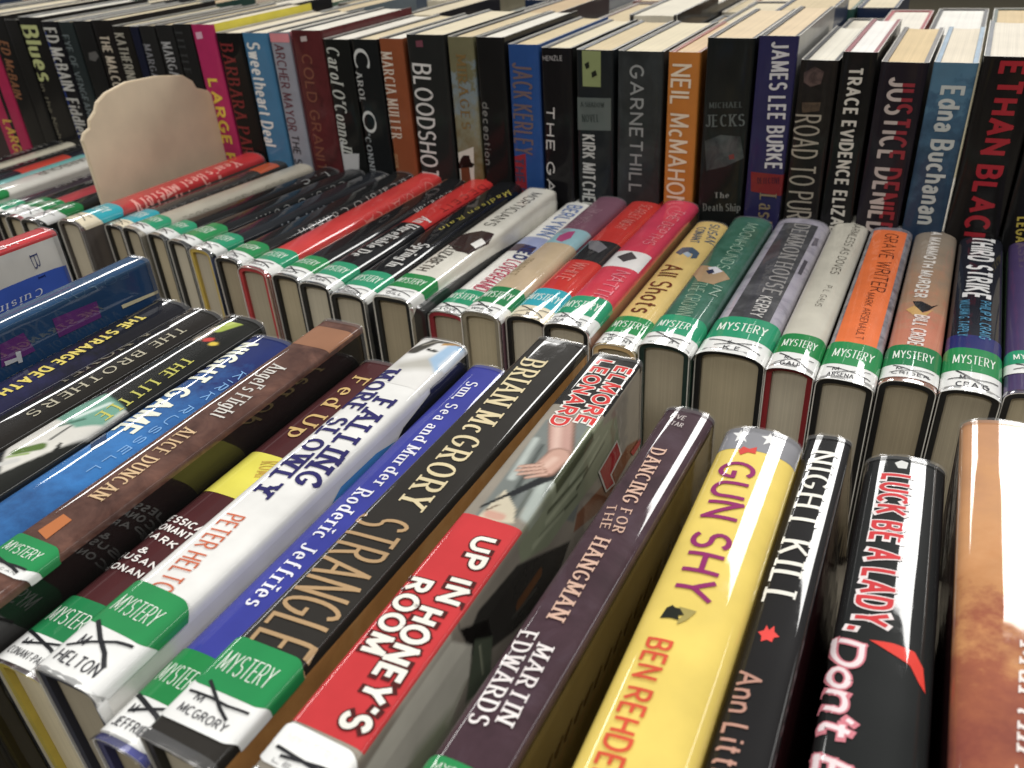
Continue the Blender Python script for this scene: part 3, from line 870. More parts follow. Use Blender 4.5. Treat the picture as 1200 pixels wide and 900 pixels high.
    dict(dim=[24.03, 236.0, 160.0], c=5.0, n=6, loc=[-0.1181, 0.0791, 0.0, 0.54, 'up'], label="red and black spine lettered UP IN HONEY'S ROOM with a painted woman's arm", group='books standing spine up in the front row', jacket='#272523', left='#3a3632', right='#9a9184', board='#c9c2b0', pages='#c4baa2', art=[('pic', [-11.9, 74.02, 2.36, 232.46], ('#857d71', '#a59c8d', 0.05, 0.03), [('p', [[-8.64, 176.08], [9.83, 186.49], [38.43, 154.91], [-5.93, 107.67]], '#767c78', 1.2), ('c', [-6.48, 161.67], [-4.05, 135.73], 1.3, 1.6, '#b2bab4', 1.6), ('c', [-2.21, 158.96], [0.46, 130.98], 0.7, 1.0, '#4b514e', 1.2), ('c', [7.42, 142.83], [10.74, 118.37], 1.6, 2.6, '#a9b2ab', 2.2), ('c', [11.16, 145.37], [13.82, 127.89], 0.9, 1.4, '#535956', 1.4), ('c', [10.29, 153.77], [11.97, 137.27], 1.0, 1.4, '#b7beb8', 1.5), ('c', [1.51, 128.19], [1.32, 115.72], 1.0, 1.2, '#515754', 1.2), ('c', [5.74, 131.58], [7.16, 116.19], 0.8, 0.8, '#60665f', 1.0), ('c', [8.46, 164.7], [11.52, 143.76], 0.8, 1.2, '#5d6360', 1.4), ('p', [[-3.15, 128.38], [5.08, 120.34], [8.2, 112.79], [-5.28, 108.96]], '#cfc4aa', 0.8), ('c', [-1.79, 113.87], [2.19, 114.07], 2.2, 2.0, '#d0a08c', 1.0), ('c', [-4.01, 115.45], [-1.41, 119.64], 0.35, 0.35, '#6b5340', 0.4), ('c', [-6.63, 116.43], [0.41, 128.28], 0.5, 0.8, '#1f2123', 0.4), ('c', [0.3, 127.11], [10.99, 145.76], 1.4, 2.3, '#232527', 0.6), ('c', [-1.61, 176.69], [6.84, 155.94], 5.6, 4.9, '#80604f', 1.2), ('c', [-1.92, 176.55], [6.54, 155.8], 4.7, 4.1, '#c2978a', 1.6), ('c', [-2.71, 174.89], [4.8, 155.66], 1.6, 1.5, '#dab7a8', 2.4), ('c', [6.45, 155.21], [4.94, 145.15], 4.8, 4.9, '#8a6656', 1.0), ('c', [6.45, 155.21], [4.73, 145.6], 4.1, 4.2, '#c99e8c', 1.2), ('c', [5.84, 152.55], [4.65, 147.31], 1.4, 1.4, '#d9b5a3', 1.8), ('c', [2.94, 147.15], [-4.44, 142.99], 1.25, 0.8999999999999999, '#84604f', 0.5), ('c', [2.94, 147.15], [-4.44, 142.99], 0.87, 0.6, '#cda491', 0.6), ('c', [3.82, 145.26], [-4.27, 140.47], 1.3, 0.95, '#84604f', 0.5), ('c', [3.82, 145.26], [-4.27, 140.47], 0.92, 0.65, '#cda491', 0.6), ('c', [5.21, 143.81], [-2.62, 138.6], 1.25, 0.8999999999999999, '#84604f', 0.5), ('c', [5.21, 143.81], [-2.62, 138.6], 0.87, 0.6, '#cda491', 0.6), ('c', [6.84, 142.56], [0.69, 137.66], 1.15, 0.7999999999999999, '#84604f', 0.5), ('c', [6.84, 142.56], [0.69, 137.66], 0.77, 0.5, '#cda491', 0.6), ('p', [[9.44, 178.19], [16.29, 202.67], [34.2, 207.29], [34.86, 182.63], [32.03, 153.51], [31.05, 130.82], [20.64, 108.88], [11.88, 107.87], [11.94, 124.08], [11.09, 148.71]], '#8b9276', 1.2), ('c', [11.8, 176.01], [11.74, 140.91], 0.6, 1.2, '#50563f', 1.0), ('c', [14.68, 182.85], [16.83, 152.59], 0.6, 1.2, '#a6ac90', 1.0), ('c', [21.02, 188.58], [24.03, 159.02], 0.6, 1.0, '#565c46', 1.0), ('c', [14.42, 177.2], [14.98, 136.76], 0.7, 1.2, '#9aa184', 1.0), ('c', [21.36, 171.59], [15.55, 132.19], 0.6, 1.0, '#545a44', 1.0), ('c', [22.7, 164.3], [18.99, 130.35], 0.7, 1.2, '#a2a88b', 1.0), ('c', [27.41, 158.9], [21.42, 124.23], 0.7, 1.1, '#565c47', 1.0), ('c', [25.84, 145.51], [21.34, 119.19], 0.8, 1.4, '#9fa588', 1.2), ('c', [17.89, 192.56], [21.36, 171.59], 0.6, 1.0, '#a2a88c', 1.0), ('p', [[41.92, 217.55], [50.49, 238.22], [55.03, 184.51], [43.59, 154.61], [36.73, 158.44], [43.89, 192.67]], '#8a5638', 1.0), ('p', [[19.21, 106.33], [45.22, 151.04], [55.67, 133.59], [46.08, 100.32], [33.96, 75.64], [21.9, 66.56], [15.0, 78.76]], '#35332f', 1.2), ('c', [37.71, 122.63], [37.38, 105.49], 2.2, 2.4, '#6a4426', 0.8), ('c', [42.44, 119.21], [38.79, 99.91], 0.5, 0.5, '#4b4a44', 0.8), ('p', [[11.99, 67.29], [24.23, 84.24], [33.38, 85.29], [23.15, 70.7]], '#1b1917', 1.0), ('p', [[24.41, 74.96], [33.9, 85.81], [51.98, 81.24], [44.06, 65.36]], '#5b6452', 1.4), ('c', [29.48, 77.55], [43.6, 77.61], 0.5, 0.4, '#a9ad92', 0.5), ('p', [[11.99, 62.35], [24.87, 73.13], [35.09, 69.16], [42.9, 54.64], [32.8, 30.16], [13.83, 16.23], [12.0, 37.05]], '#d9d5c4', 1.2), ('c', [40.67, 53.51], [39.18, 37.89], 4, 6, '#9aa083', 6), ('c', [35.7, 66.79], [39.99, 54.65], 0.8, 1.2, '#b7b49f', 2)]), ('band', 188.8, 235.53, '#272523'), ('band', 17.87, 111.41, '#cc3236'), ('text', 'ELMORE', 'bold', '#d8332f', [2.79, 226.89], [2.66, 179.12], [10.66, 227.62], {'outline': '#e9e4dc'}), ('text', 'LEONARD', 'bold', '#d8332f', [-7.08, 229.85], [-6.87, 173.92], [0.69, 230.26], {'outline': '#e9e4dc'}), ('text', 'UP IN', 'bold', '#f0ebdf', [-0.96, 101.18], [1.77, 71.46], [7.92, 101.81], {'outline': '#54211f'}), ('text', "HONEY'S", 'bold', '#f0ebdf', [-1.49, 66.13], [0.88, 21.77], [7.9, 66.89], {'outline': '#54211f'}), ('text', 'ROOM', 'bold', '#f0ebdf', [-10.73, 75.96], [-8.96, 45.46], [-2.07, 76.2], {'outline': '#54211f'}), ('poly', [[31.27, 180.74], [29.07, 202.96], [41.47, 209.69], [44.03, 196.86], [52.46, 201.23], [48.78, 189.6]], '#d2cabf'), ('poly', [[32.21, 182.71], [30.43, 202.95], [39.95, 207.44], [42.52, 194.72], [50.38, 199.04], [48.08, 190.6]], '#b1242b'), ('poly', [[48.28, 221.26], [49.11, 235.6], [52.62, 235.6], [52.78, 225.0]], '#b1242b')], label_at=[4.15, 9.04, 16.65, -12.22, 12.22, '#f1f1ee', 'LEON', 6, True]),
    dict(dim=[21.28, 236.0, 156.0], c=4.26, n=2.5, loc=[-0.0823, 0.0545, 0.0, -1.03, 'up'], label='purple-brown spine lettered DANCING FOR THE HANGMAN in peach capitals', group='books standing spine up in the front row', jacket=('mottle', 40, '#3b2a30', '#47323a', '#52404a'), left='#3b2a30', right=('mottle', 90, '#6b5a30', '#7a683a', '#4a3018'), board='#2a2326', pages='#b7a989', art=[('text', 'FIVE', 'sans', '#cfc3c0', [-5.86, 227.12], [0.17, 226.61], [-6.33, 230.64], {}), ('text', 'STAR', 'sans', '#cfc3c0', [-5.43, 221.69], [0.89, 221.21], [-5.87, 225.04], {}), ('text', 'DANCING', 'serif', '#d8b09a', [-5.31, 203.32], [-4.14, 168.3], [1.06, 203.17], {}), ('text', 'FOR', 'serif', '#d8b09a', [-2.3, 163.74], [-0.78, 151.38], [2.07, 164.2], {}), ('text', 'THE', 'serif', '#d8b09a', [-7.57, 164.53], [-5.18, 151.19], [-3.63, 163.8], {}), ('text', 'HANGMAN', 'serif', '#d8b09a', [-4.83, 145.94], [-3.74, 107.35], [1.44, 145.29], {}), ('text', 'MARTIN', 'serif', '#ece4e2', [-1.41, 95.78], [0.15, 68.09], [4.16, 96.47], {}), ('text', 'EDWARDS', 'serif', '#ece4e2', [-8.77, 98.66], [-6.86, 64.32], [-2.37, 98.22], {}), ('pic', [10.94, 52.64, 4.72, 231.28], ('#6b5a30', '#7b693c', 0.06, 0.03), [('c', [39.09, 226.19], [35.36, 233.93], 1.5, 0.9, '#3f2a16', 0.8), ('c', [46.53, 233.82], [42.89, 240.64], 1.0, 0.6, '#7a5a30', 0.8), ('c', [38.22, 212.06], [34.62, 219.42], 1.5, 0.9, '#3f2a16', 0.8), ('c', [45.43, 219.11], [41.88, 225.56], 1.0, 0.6, '#7a5a30', 0.8), ('c', [37.89, 199.93], [34.35, 206.94], 1.5, 0.9, '#3f2a16', 0.8), ('c', [44.9, 206.48], [41.44, 212.67], 1.0, 0.6, '#7a5a30', 0.8), ('c', [37.15, 187.37], [33.74, 194.1], 1.5, 0.9, '#3f2a16', 0.8), ('c', [43.95, 193.44], [40.53, 199.28], 1.0, 0.6, '#7a5a30', 0.8), ('c', [37.32, 176.54], [33.06, 181.86], 1.5, 0.9, '#3f2a16', 0.8), ('c', [42.99, 181.08], [39.71, 186.71], 1.0, 0.6, '#7a5a30', 0.8), ('c', [36.16, 165.23], [32.87, 171.34], 1.5, 0.9, '#3f2a16', 0.8), ('c', [42.55, 170.44], [39.32, 175.81], 1.0, 0.6, '#7a5a30', 0.8), ('c', [35.52, 154.56], [32.3, 160.4], 1.5, 0.9, '#3f2a16', 0.8), ('c', [41.72, 159.38], [38.53, 164.49], 1.0, 0.6, '#7a5a30', 0.8), ('c', [35.26, 145.26], [32.14, 150.91], 1.5, 0.9, '#3f2a16', 0.8), ('c', [41.33, 149.78], [38.22, 154.7], 1.0, 0.6, '#7a5a30', 0.8), ('c', [34.68, 135.62], [31.6, 141.01], 1.5, 0.9, '#3f2a16', 0.8), ('c', [40.54, 139.78], [37.58, 144.57], 1.0, 0.6, '#7a5a30', 0.8), ('c', [34.06, 126.4], [31.14, 131.65], 1.5, 0.9, '#3f2a16', 0.8), ('c', [39.83, 130.32], [36.87, 134.87], 1.0, 0.6, '#7a5a30', 0.8), ('c', [33.91, 118.4], [30.97, 123.41], 1.5, 0.9, '#3f2a16', 0.8), ('c', [39.52, 122.05], [36.67, 126.49], 1.0, 0.6, '#7a5a30', 0.8), ('c', [33.37, 110.03], [30.56, 114.91], 1.5, 0.9, '#3f2a16', 0.8), ('c', [38.8, 113.41], [35.99, 117.66], 1.0, 0.6, '#7a5a30', 0.8), ('c', [32.46, 102.06], [30.45, 107.42], 1.5, 0.9, '#3f2a16', 0.8), ('c', [38.56, 105.89], [35.76, 109.97], 1.0, 0.6, '#7a5a30', 0.8), ('c', [32.69, 95.04], [30.03, 99.61], 1.5, 0.9, '#3f2a16', 0.8), ('c', [37.91, 98.01], [35.21, 101.97], 1.0, 0.6, '#7a5a30', 0.8), ('c', [32.22, 87.73], [29.58, 92.12], 1.5, 0.9, '#3f2a16', 0.8), ('c', [37.33, 90.5], [34.71, 94.35], 1.0, 0.6, '#7a5a30', 0.8), ('c', [32.1, 81.3], [29.55, 85.58], 1.5, 0.9, '#3f2a16', 0.8), ('c', [37.09, 83.89], [34.53, 87.63], 1.0, 0.6, '#7a5a30', 0.8), ('c', [31.67, 74.59], [29.12, 78.69], 1.5, 0.9, '#3f2a16', 0.8), ('c', [36.53, 76.99], [34.04, 80.62], 1.0, 0.6, '#7a5a30', 0.8)])], label_at=[40.8, 46.14, 52.34, -10.84, 10.84, '#178c4a', 'EDWARDS', 7, True]),
    dict(dim=[30.3, 222.0, 158.0], c=7.27, n=2.15, loc=[-0.0413, 0.0623, 0.0, 1.22, 'up'], label='thick yellow spine lettered GUN SHY in purple with a starred grey band', group='books standing spine up in the front row', jacket='#e9cd58', left='#e4c850', right='#c9a32c', board='#2a2820', pages='#aca086', art=[('band', 206.46, 222.0, '#8d8d92'), ('poly', [[-8.61, 220.5], [-7.21, 217.23], [-5.28, 217.44], [-6.33, 214.78], [-4.57, 211.33], [-7.33, 213.41], [-9.2, 211.62], [-9.09, 215.36], [-11.47, 218.6], [-9.03, 217.97]], '#ececea'), ('poly', [[2.62, 220.8], [3.81, 218.21], [5.69, 218.74], [4.66, 215.64], [5.91, 212.73], [3.42, 213.69], [1.58, 211.52], [2.06, 215.47], [-0.24, 217.04], [2.19, 218.06]], '#ececea'), ('poly', [[-6.34, 204.89], [-5.14, 208.1], [-2.61, 206.91], [-0.15, 209.01], [0.22, 204.31], [-2.71, 204.49], [-5.06, 202.12]], '#d8453a'), ('text', 'GUN SHY', 'sans', '#95266a', [-10.65, 196.21], [-8.67, 122.66], [2.76, 195.61], {}), ('poly', [[-8.31, 112.04], [-7.62, 116.64], [-6.19, 118.07], [-5.14, 117.22], [-1.7, 117.25], [-2.06, 114.86], [-3.47, 114.31], [-2.64, 112.41], [-5.34, 112.67]], '#22241c'), ('poly', [[-4.26, 117.85], [1.3, 117.79], [-0.54, 113.26], [-2.87, 110.55], [-2.84, 113.07], [-1.82, 114.94]], '#a8984e'), ('text', 'BEN REHDER', 'sans', '#d9502f', [-9.14, 103.24], [-9.08, 58.85], [-1.57, 102.88], {'vis': 'BEN REHDE'})]),  # right cover: darker yellow with the side's shade painted in
    dict(dim=[17.2, 222.0, 150.93], c=3.27, n=2.2, loc=[-0.0024, 0.0786, 0.0009, 1.25, 'up', -6], label='black spine lettered NIGHT KILL in tall white capitals with a red ink splat', group='books standing spine up in the front row', jacket='#1d1c1d', left='#1d1c1d', right='#331317', board='#171717', pages='#a5977a', art=[('text', 'NIGHT KILL', 'serif', '#efece2', [-5.31, 209.55], [-6.88, 122.47], [5.41, 207.96], {}), ('poly', [[-4.57, 109.1], [-2.98, 110.04], [-2.69, 112.35], [-1.54, 110.43], [-0.45, 112.61], [0.03, 110.19], [1.82, 108.66], [0.26, 107.72], [0.13, 105.88], [-1.49, 106.47], [-3.02, 105.35], [-3.22, 107.5]], '#e8453f'), ('text', 'Ann Littlewood', 'sans', '#bd8d7c', [-6.7, 92.63], [-6.22, 58.39], [0.48, 92.11], {'vis': 'Ann Littl'})]),
    dict(dim=[28.61, 225.0, 148.36], c=6.29, n=2.1, loc=[0.0237, 0.0752, 0.001, 1.84, 'up', -4], label='black spine lettered LUCK BE A LADY in red over a red swoosh', group='books standing spine up in the front row', jacket='#202222', left='#1c1d1d', right='#1a1b1b', board='#151515', pages='#b9ae96', art=[('poly', [[-3.84, 220.01], [-1.56, 222.12], [0.92, 221.03], [0.53, 216.83], [-2.44, 216.7]], '#dcdcd8'), ('text', 'LUCK BE A LADY,', 'bold', '#d6353a', [-7.74, 211.76], [-9.77, 128.97], [3.14, 212.0], {'outline': '#efe3e2'}), ('poly', [[-3.91, 124.52], [2.61, 125.2], [8.49, 124.71], [11.04, 120.15], [12.07, 111.46], [10.13, 113.99], [7.6, 118.78], [1.69, 121.4]], '#e23a2c'), ('text', "Don't Bet", 'brush', '#f3e1e3', [-14.18, 124.34], [-12.81, 57.34], [-4.6, 121.55], {'outline': '#d97f8b'})]),
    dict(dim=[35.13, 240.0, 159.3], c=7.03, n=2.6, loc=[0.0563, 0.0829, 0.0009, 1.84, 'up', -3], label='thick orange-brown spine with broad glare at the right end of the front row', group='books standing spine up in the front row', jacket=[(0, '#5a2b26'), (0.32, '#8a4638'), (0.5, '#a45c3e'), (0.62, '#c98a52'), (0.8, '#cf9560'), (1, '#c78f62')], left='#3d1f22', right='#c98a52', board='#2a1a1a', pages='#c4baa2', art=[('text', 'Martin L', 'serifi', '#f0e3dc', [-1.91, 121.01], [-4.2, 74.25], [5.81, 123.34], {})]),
    dict(dim=[23.82, 222.0, 126.0], c=5.96, n=2.3, loc=[0.056, 0.4096, 0.0, -0.01, 'up'], label='purple spine with a green edge at the right end of the middle row', group='books standing spine up in the middle row', jacket='#4b3c66', left='#6e8f6c', right='#4b3c66', pages='#b7a989', art=[('text', 'L', 'bold', '#d9d8a0', [-8.29, 243.8], [-9.02, 227.04], [-1.26, 242.52], {})], label_at=[20, 30, 45, -12.11, 12.11, '#10966a', '', 8, False]),
    dict(dim=[26.91, 218.84, 126.0], c=6.73, n=2.4, loc=[0.0296, 0.4035, 0.0, 0.51, 'up'], label='black spine lettered THIRD STRIKE in white condensed capitals', group='books standing spine up in the middle row', jacket='#23252f', left='#4a3b3c', right='#33363e', pages='#aca086', art=[('band', 43.5, 59.87, '#2a2f6e'), ('text', 'THIRD STRIKE', 'bold', '#ecebea', [-7.33, 210.32], [-8.53, 110.2], [7.64, 213.75], {}), ('text', 'WILLIAM G. TAPPLY', 'sans', '#4c93b8', [-9.22, 105.58], [-8.79, 57.6], [-4.03, 104.85], {}), ('text', 'PHILIP R. CRAIG', 'sans', '#4c93b8', [0.81, 106.19], [1.37, 56.93], [6.65, 108.24], {})], label_at=[-2.78, 17.29, 43.23, -13.65, 13.65, '#0d8a48', 'CRAIG', 9, False]),
    dict(dim=[26.82, 218.54, 126.0], c=6.7, n=2.4, loc=[0.0016, 0.4004, 0.0, 0.51, 'up'], label='taupe to salmon spine with a small dark bird between two white titles', group='books standing spine up in the middle row', jacket=[(0.0, '#d08868'), (0.3, '#c97c62'), (0.5, '#b08a6c'), (0.75, '#998672'), (1, '#8f8373')], left='#5d4642', right='#7a5648', pages='#a5977a', art=[('text', 'A MAMMOTH MURDER', 'bold', '#e9e1d8', [-4.35, 214.72], [-6.46, 103.03], [3.18, 215.11], {}), ('poly', [[-5.99, 96.74], [-1.48, 97.43], [4.36, 92.61], [7.81, 97.64], [2.96, 85.9], [-0.4, 82.16], [-3.46, 87.23]], '#2b2728'), ('poly', [[-8.62, 85.17], [-4.62, 90.68], [0.56, 81.39], [5.54, 88.59], [1.75, 77.22], [-4.52, 77.71]], '#d2a55e'), ('text', 'BILL CRIDER', 'bold', '#eadad2', [-3.65, 77.77], [-4.56, 35.4], [4.36, 78.48], {})], label_at=[3.32, 16.07, 39.13, -13.61, 13.61, '#0a7d44', 'CRIDER', 10, False]),
    dict(dim=[28.11, 229.17, 126.0], c=7.03, n=2.8, loc=[-0.027, 0.3907, 0.0, 0.51, 'up'], label='bright orange spine lettered GRAVE WRITER with grey mottled edges', group='books standing spine up in the middle row', jacket=('mottle', 120, '#5c5a60', '#87838a', '#a09ba2'), left='#77737a', right='#3f3b3e', pages='#b9ae96', art=[('band', 4.58, 218.86, '#ee7433', -11.24, 10.12), ('text', 'GRAVE WRITER', 'thin', '#5a2c1c', [-3.5, 211.27], [-2.17, 111.72], [5.39, 211.02], {}), ('text', 'MARK ARSENAULT', 'thin', '#5a2c1c', [-2.82, 108.93], [-1.7, 46.29], [1.52, 109.04], {})], label_at=[-1.62, 14.88, 40.75, -14.25, 14.25, '#178c4a', 'ARSENAULT', 11, False]),
    dict(dim=[24.83, 238.88, 126.0], c=6.21, n=2.4, loc=[-0.0547, 0.394, 0.0, 0.51, 'up'], label='cream spine lettered HARMLESS AS DOVES with red boards', group='books standing spine up in the middle row', jacket='#c9c4b4', left='#c2bcab', right='#4b3626', board='#8e1f26', pages='#c4baa2', art=[('text', 'HARMLESS AS DOVES', 'thin', '#4a443c', [2.0, 224.55], [-0.1, 126.97], [7.35, 224.75], {}), ('text', 'P. L. GAUS', 'thin', '#4a443c', [0.7, 107.93], [-0.85, 76.65], [4.41, 107.01], {})], label_at=[-3.27, 15.19, 37.86, -12.61, 12.61, '#08843f', 'GAUS', 12, False]),
    dict(dim=[38.27, 215.81, 126.0], c=9.57, n=2.6, loc=[-0.0875, 0.3992, 0.0, 0.51, 'up'], label='dark grey spine framed in pale lavender with grey lettering', group='books standing spine up in the middle row', jacket=('mottle', 70, '#8d8894', '#aaa5b2', '#b4afba'), left='#a39eaa', right='#8f8a96', pages='#b7a989', art=[('band', 8.63, 205.02, ('mottle', 60, '#3c3c3f', '#4b4b4e', '#66666a'), -11.86, 11.86), ('text', 'DEMMON HOUSE', 'serif', '#9d9a98', [-4.75, 201.39], [-1.27, 79.3], [7.39, 200.66], {}), ('text', 'KERRY E N', 'sans', '#c9c6c2', [-1.07, 74.14], [-1.02, 28.11], [7.47, 72.9], {}), ('poly', [[13.39, 118.7], [15.69, 118.7], [15.69, 142.43], [13.39, 142.43]], '#55525a'), ('poly', [[13.01, 168.33], [16.26, 172.65], [15.69, 185.6], [13.39, 183.44]], '#6b6670')], label_at=[-3.08, 15.39, 41.7, -19.33, 19.33, '#10966a', 'K E', 13, False]),
    dict(dim=[29.64, 211.25, 127.0], c=7.41, n=2.6, loc=[-0.1226, 0.3923, 0.0, 0.51, 'up'], label='dark green spine with pale green capitals beside the yellow book', group='books standing spine up in the middle row', jacket=('mottle', 50, '#2f5f4d', '#3c6d5a', '#48776a'), left='#8d8a55', right='#37614f', board='#16302a', pages='#aca086', art=[('text', 'MOONHOUNDS', 'thin', '#9fc0a8', [-1.03, 197.75], [-0.77, 111.62], [7.5, 198.38], {}), ('poly', [[-14.67, 104.15], [-12.12, 115.84], [4.7, 108.12], [11.4, 100.11], [4.46, 85.37], [-5.98, 87.37]], '#a98d6a'), ('poly', [[-6.07, 110.45], [-1.16, 113.02], [5.04, 106.89], [0.18, 100.35]], '#d3d1d6'), ('poly', [[-5.49, 104.56], [-2.07, 108.25], [0.47, 103.26], [-2.35, 99.48]], '#2f3450'), ('text', 'THE CROWN', 'thin', '#94b39a', [-8.47, 84.72], [-5.19, 37.01], [1.45, 82.58], {}), ('text', 'IN', 'sans', '#a9c2ae', [4.79, 84.23], [5.32, 71.19], [10.69, 86.62], {})], label_at=[-2.18, 12.82, 35.97, -15.02, 15.02, '#10966a', 'L M', 14, False]),
    dict(dim=[26.66, 209.16, 121.0], c=6.67, n=2.4, loc=[-0.1519, 0.3918, 0.0, 0.51, 'up'], label='pale yellow spine lettered All Shots with a small dog drawing', group='books standing spine up in the middle row', jacket='#e0c070', left='#3a3426', right='#5c5648', board='#d8b478', pages='#a5977a', art=[('text', 'SUSAN', 'sans', '#53657e', [0.29, 202.82], [5.07, 168.82], [7.71, 201.94], {}), ('text', 'CONANT', 'sans', '#53657e', [-7.69, 194.72], [-4.62, 163.57], [-0.25, 191.29], {}), ('poly', [[-8.34, 143.93], [-6.41, 153.32], [0.63, 154.58], [7.71, 147.55], [8.09, 138.28], [4.75, 135.27], [4.17, 143.05], [-1.49, 145.51], [-3.54, 138.46]], '#4a5c70'), ('poly', [[-2.79, 141.86], [-0.37, 145.85], [4.1, 141.31], [2.78, 135.76]], '#a9bccb'), ('text', 'All Shots', 'pen', '#6e3420', [-9.04, 120.16], [-6.08, 43.77], [5.46, 114.04], {})], label_at=[0.77, 14.99, 36.93, -13.53, 13.53, '#178c4a', 'CONANT', 15, False]),
    dict(dim=[29.0, 225.45, 130.0], c=7.25, n=2.6, loc=[-0.1809, 0.3892, 0.0, 0.51, 'up'], label='pink-red spine with a white and grey picture band and brown side cover', group='books standing spine up in the middle row', jacket=[(0, '#d53a48'), (1, '#d83a5c')], left='#c93646', right=[(0, '#a0745a'), (0.5, '#946246'), (1, '#5c4a34')], board='#1a1a1a', pages='#b9ae96', art=[('band', 88.38, 116.15, '#e4e0de', -13.05, 13.05), ('poly', [[-7.8, 104.78], [-0.9, 114.86], [6.32, 105.49], [-0.23, 96.53]], '#4b4447'), ('text', 'THE DEPTHS', 'thin', '#e98a97', [1.82, 204.02], [0.49, 131.43], [10.43, 206.57], {}), ('text', 'NATTIS', 'thin', '#e98a97', [0.03, 81.89], [-0.55, 35.88], [10.21, 82.61], {})], label_at=[-0.97, 14.12, 39.08, -14.7, 14.7, '#10966a', 'NATTIS', 16, False]),
    dict(dim=[28.0, 229.47, 126.0], c=7.0, n=2.6, loc=[-0.2107, 0.3968, 0.0, 0.51, 'up'], label='scarlet spine with a charcoal picture band, second red book left of the pale yellow one', group='books standing spine up in the middle row', jacket='#cb332c', left='#b92d28', right='#8e2a26', pages='#c4baa2', art=[('band', 92.07, 129.11, '#2d2c2e', -13.72, 13.72), ('poly', [[-12.03, 129.92], [-3.44, 128.17], [6.61, 118.73], [4.49, 107.56], [-5.18, 112.7]], '#77757a'), ('text', 'SCARLET NIGHT', 'thin', '#e5857c', [0.06, 210.87], [-2.94, 154.99], [9.3, 210.55], {}), ('text', 'WHITE', 'thin', '#e5857c', [-3.78, 87.16], [-6.54, 57.14], [6.35, 85.15], {})], label_at=[-1.0, 15.02, 41.28, -14.2, 14.2, '#19a4b4', 'W', 17, False]),
    dict(dim=[27.0, 224.84, 127.0], c=6.75, n=2.6, loc=[-0.2393, 0.3904, 0.0, 0.51, 'up'], label='spine half mauve and half tan with a pink flower picture between', group='books standing spine up in the middle row', jacket='#7f5566', left='#b7a184', right='#86636f', board='#8f8672', pages='#b7a989', art=[('band', 0.0, 119.17, '#c0a988', -13.5, 13.5), ('band', 119.17, 148.4, '#8fb9c2', -13.23, 13.23), ('poly', [[-4.05, 123.66], [1.35, 121.42], [4.72, 130.41], [2.7, 143.9], [-2.02, 141.65], [-5.4, 132.66]], '#b34a7c'), ('text', 'THE CURSED LADY', 'thin', '#b08a98', [-5.22, 194.48], [-13.37, 139.23], [4.64, 191.48], {}), ('text', 'TEN PAST', 'thin', '#96825f', [-13.37, 87.59], [-13.37, 57.63], [-3.73, 74.66], {})], label_at=[-0.65, 13.61, 37.75, -13.7, 13.7, '#0a7d44', 'WHITE', 18, False]),
    dict(dim=[28.0, 226.9, 119.0], c=7.0, n=2.6, loc=[-0.2681, 0.397, 0.0, 0.51, 'up'], label='white spine with blue capitals at the head and crimson capitals at the tail', group='books standing spine up in the middle row', jacket='#e6e4dd', left='#dedbd2', right='#dcd9d0', board='#a8323c', pages='#aca086', art=[('band', 106.65, 136.14, '#9aa3c8', -13.72, 10.5), ('poly', [[-12.6, 106.65], [8.4, 106.65], [8.4, 117.99], [-12.6, 122.53]], '#4a3340'), ('text', 'NED', 'bold', '#3c4270', [-2.35, 116.6], [-0.2, 93.17], [8.46, 111.82], {}), ('text', 'BERLYWN', 'sans', '#6f86b8', [-6.18, 209.15], [-2.57, 140.28], [7.33, 201.02], {}), ('text', 'LOVERHAND', 'sans', '#c02f55', [-1.1, 89.56], [-1.28, 36.76], [9.9, 86.76], {})], label_at=[-0.44, 13.17, 34.58, -14.2, 14.2, '#10966a', 'LOVE', 19, False]),
    dict(dim=[28.0, 223.35, 132.0], c=7.0, n=4, loc=[-0.2971, 0.3801, 0.0, 0.51, 'up'], label="cream spine lettered MORTICIAN'S with a black photographed side cover", group='books standing spine up in the middle row', jacket='#d9d5c8', left='#d2cdbf', right='#dedbd0', board='#1d1f1f', pages='#a5977a', art=[('text', "MORTICIAN'S", 'thin', '#3a3632', [-2.62, 210.97], [-5.74, 132.43], [7.07, 203.29], {}), ('poly', [[-13.86, 93.4], [-11.4, 111.07], [-0.42, 121.16], [10.87, 119.72], [13.48, 105.12], [11.46, 80.05], [1.12, 80.45]], '#3b2b29'), ('poly', [[4.68, 94.96], [6.71, 107.83], [12.46, 103.31], [11.03, 90.76]], '#e9e6e0'), ('text', 'ELIZABETH', 'sans', '#4b4640', [-7.96, 87.79], [-8.67, 43.39], [1.52, 82.17], {}), ('poly', [[30.28, 218.31], [19.99, 114.74], [13.92, 8.44], [20.25, 0.4], [43.69, 0.4], [37.91, 46.65], [28.87, 113.51]], '#2d2e2e')], label_at=[0.45, 14.57, 36.05, -14.2, 14.2, '#08843f', 'GILL', 20, False]),
    dict(dim=[27.0, 247.49, 130.0], c=6.75, n=2.8, loc=[-0.3306, 0.378, 0.0, 1.38, 'up'], label='black spine with a yellow script name and white lettering Spying', group='books standing spine up in the middle row', jacket='#191a1d', left='#3b3e48', right='#202126', board='#1a1a1a', pages='#b9ae96', art=[('text', 'Madison Rain', 'serifi', '#cfc04a', [8.05, 219.54], [-1.3, 121.34], [13.43, 222.63], {}), ('text', 'Spying In', 'serif', '#d9d8d4', [-0.25, 91.07], [-1.0, 48.2], [9.87, 87.16], {})], label_at=[-0.25, 12.92, 37.14, -13.7, 13.7, '#10966a', 'MADISON', 21, False]),
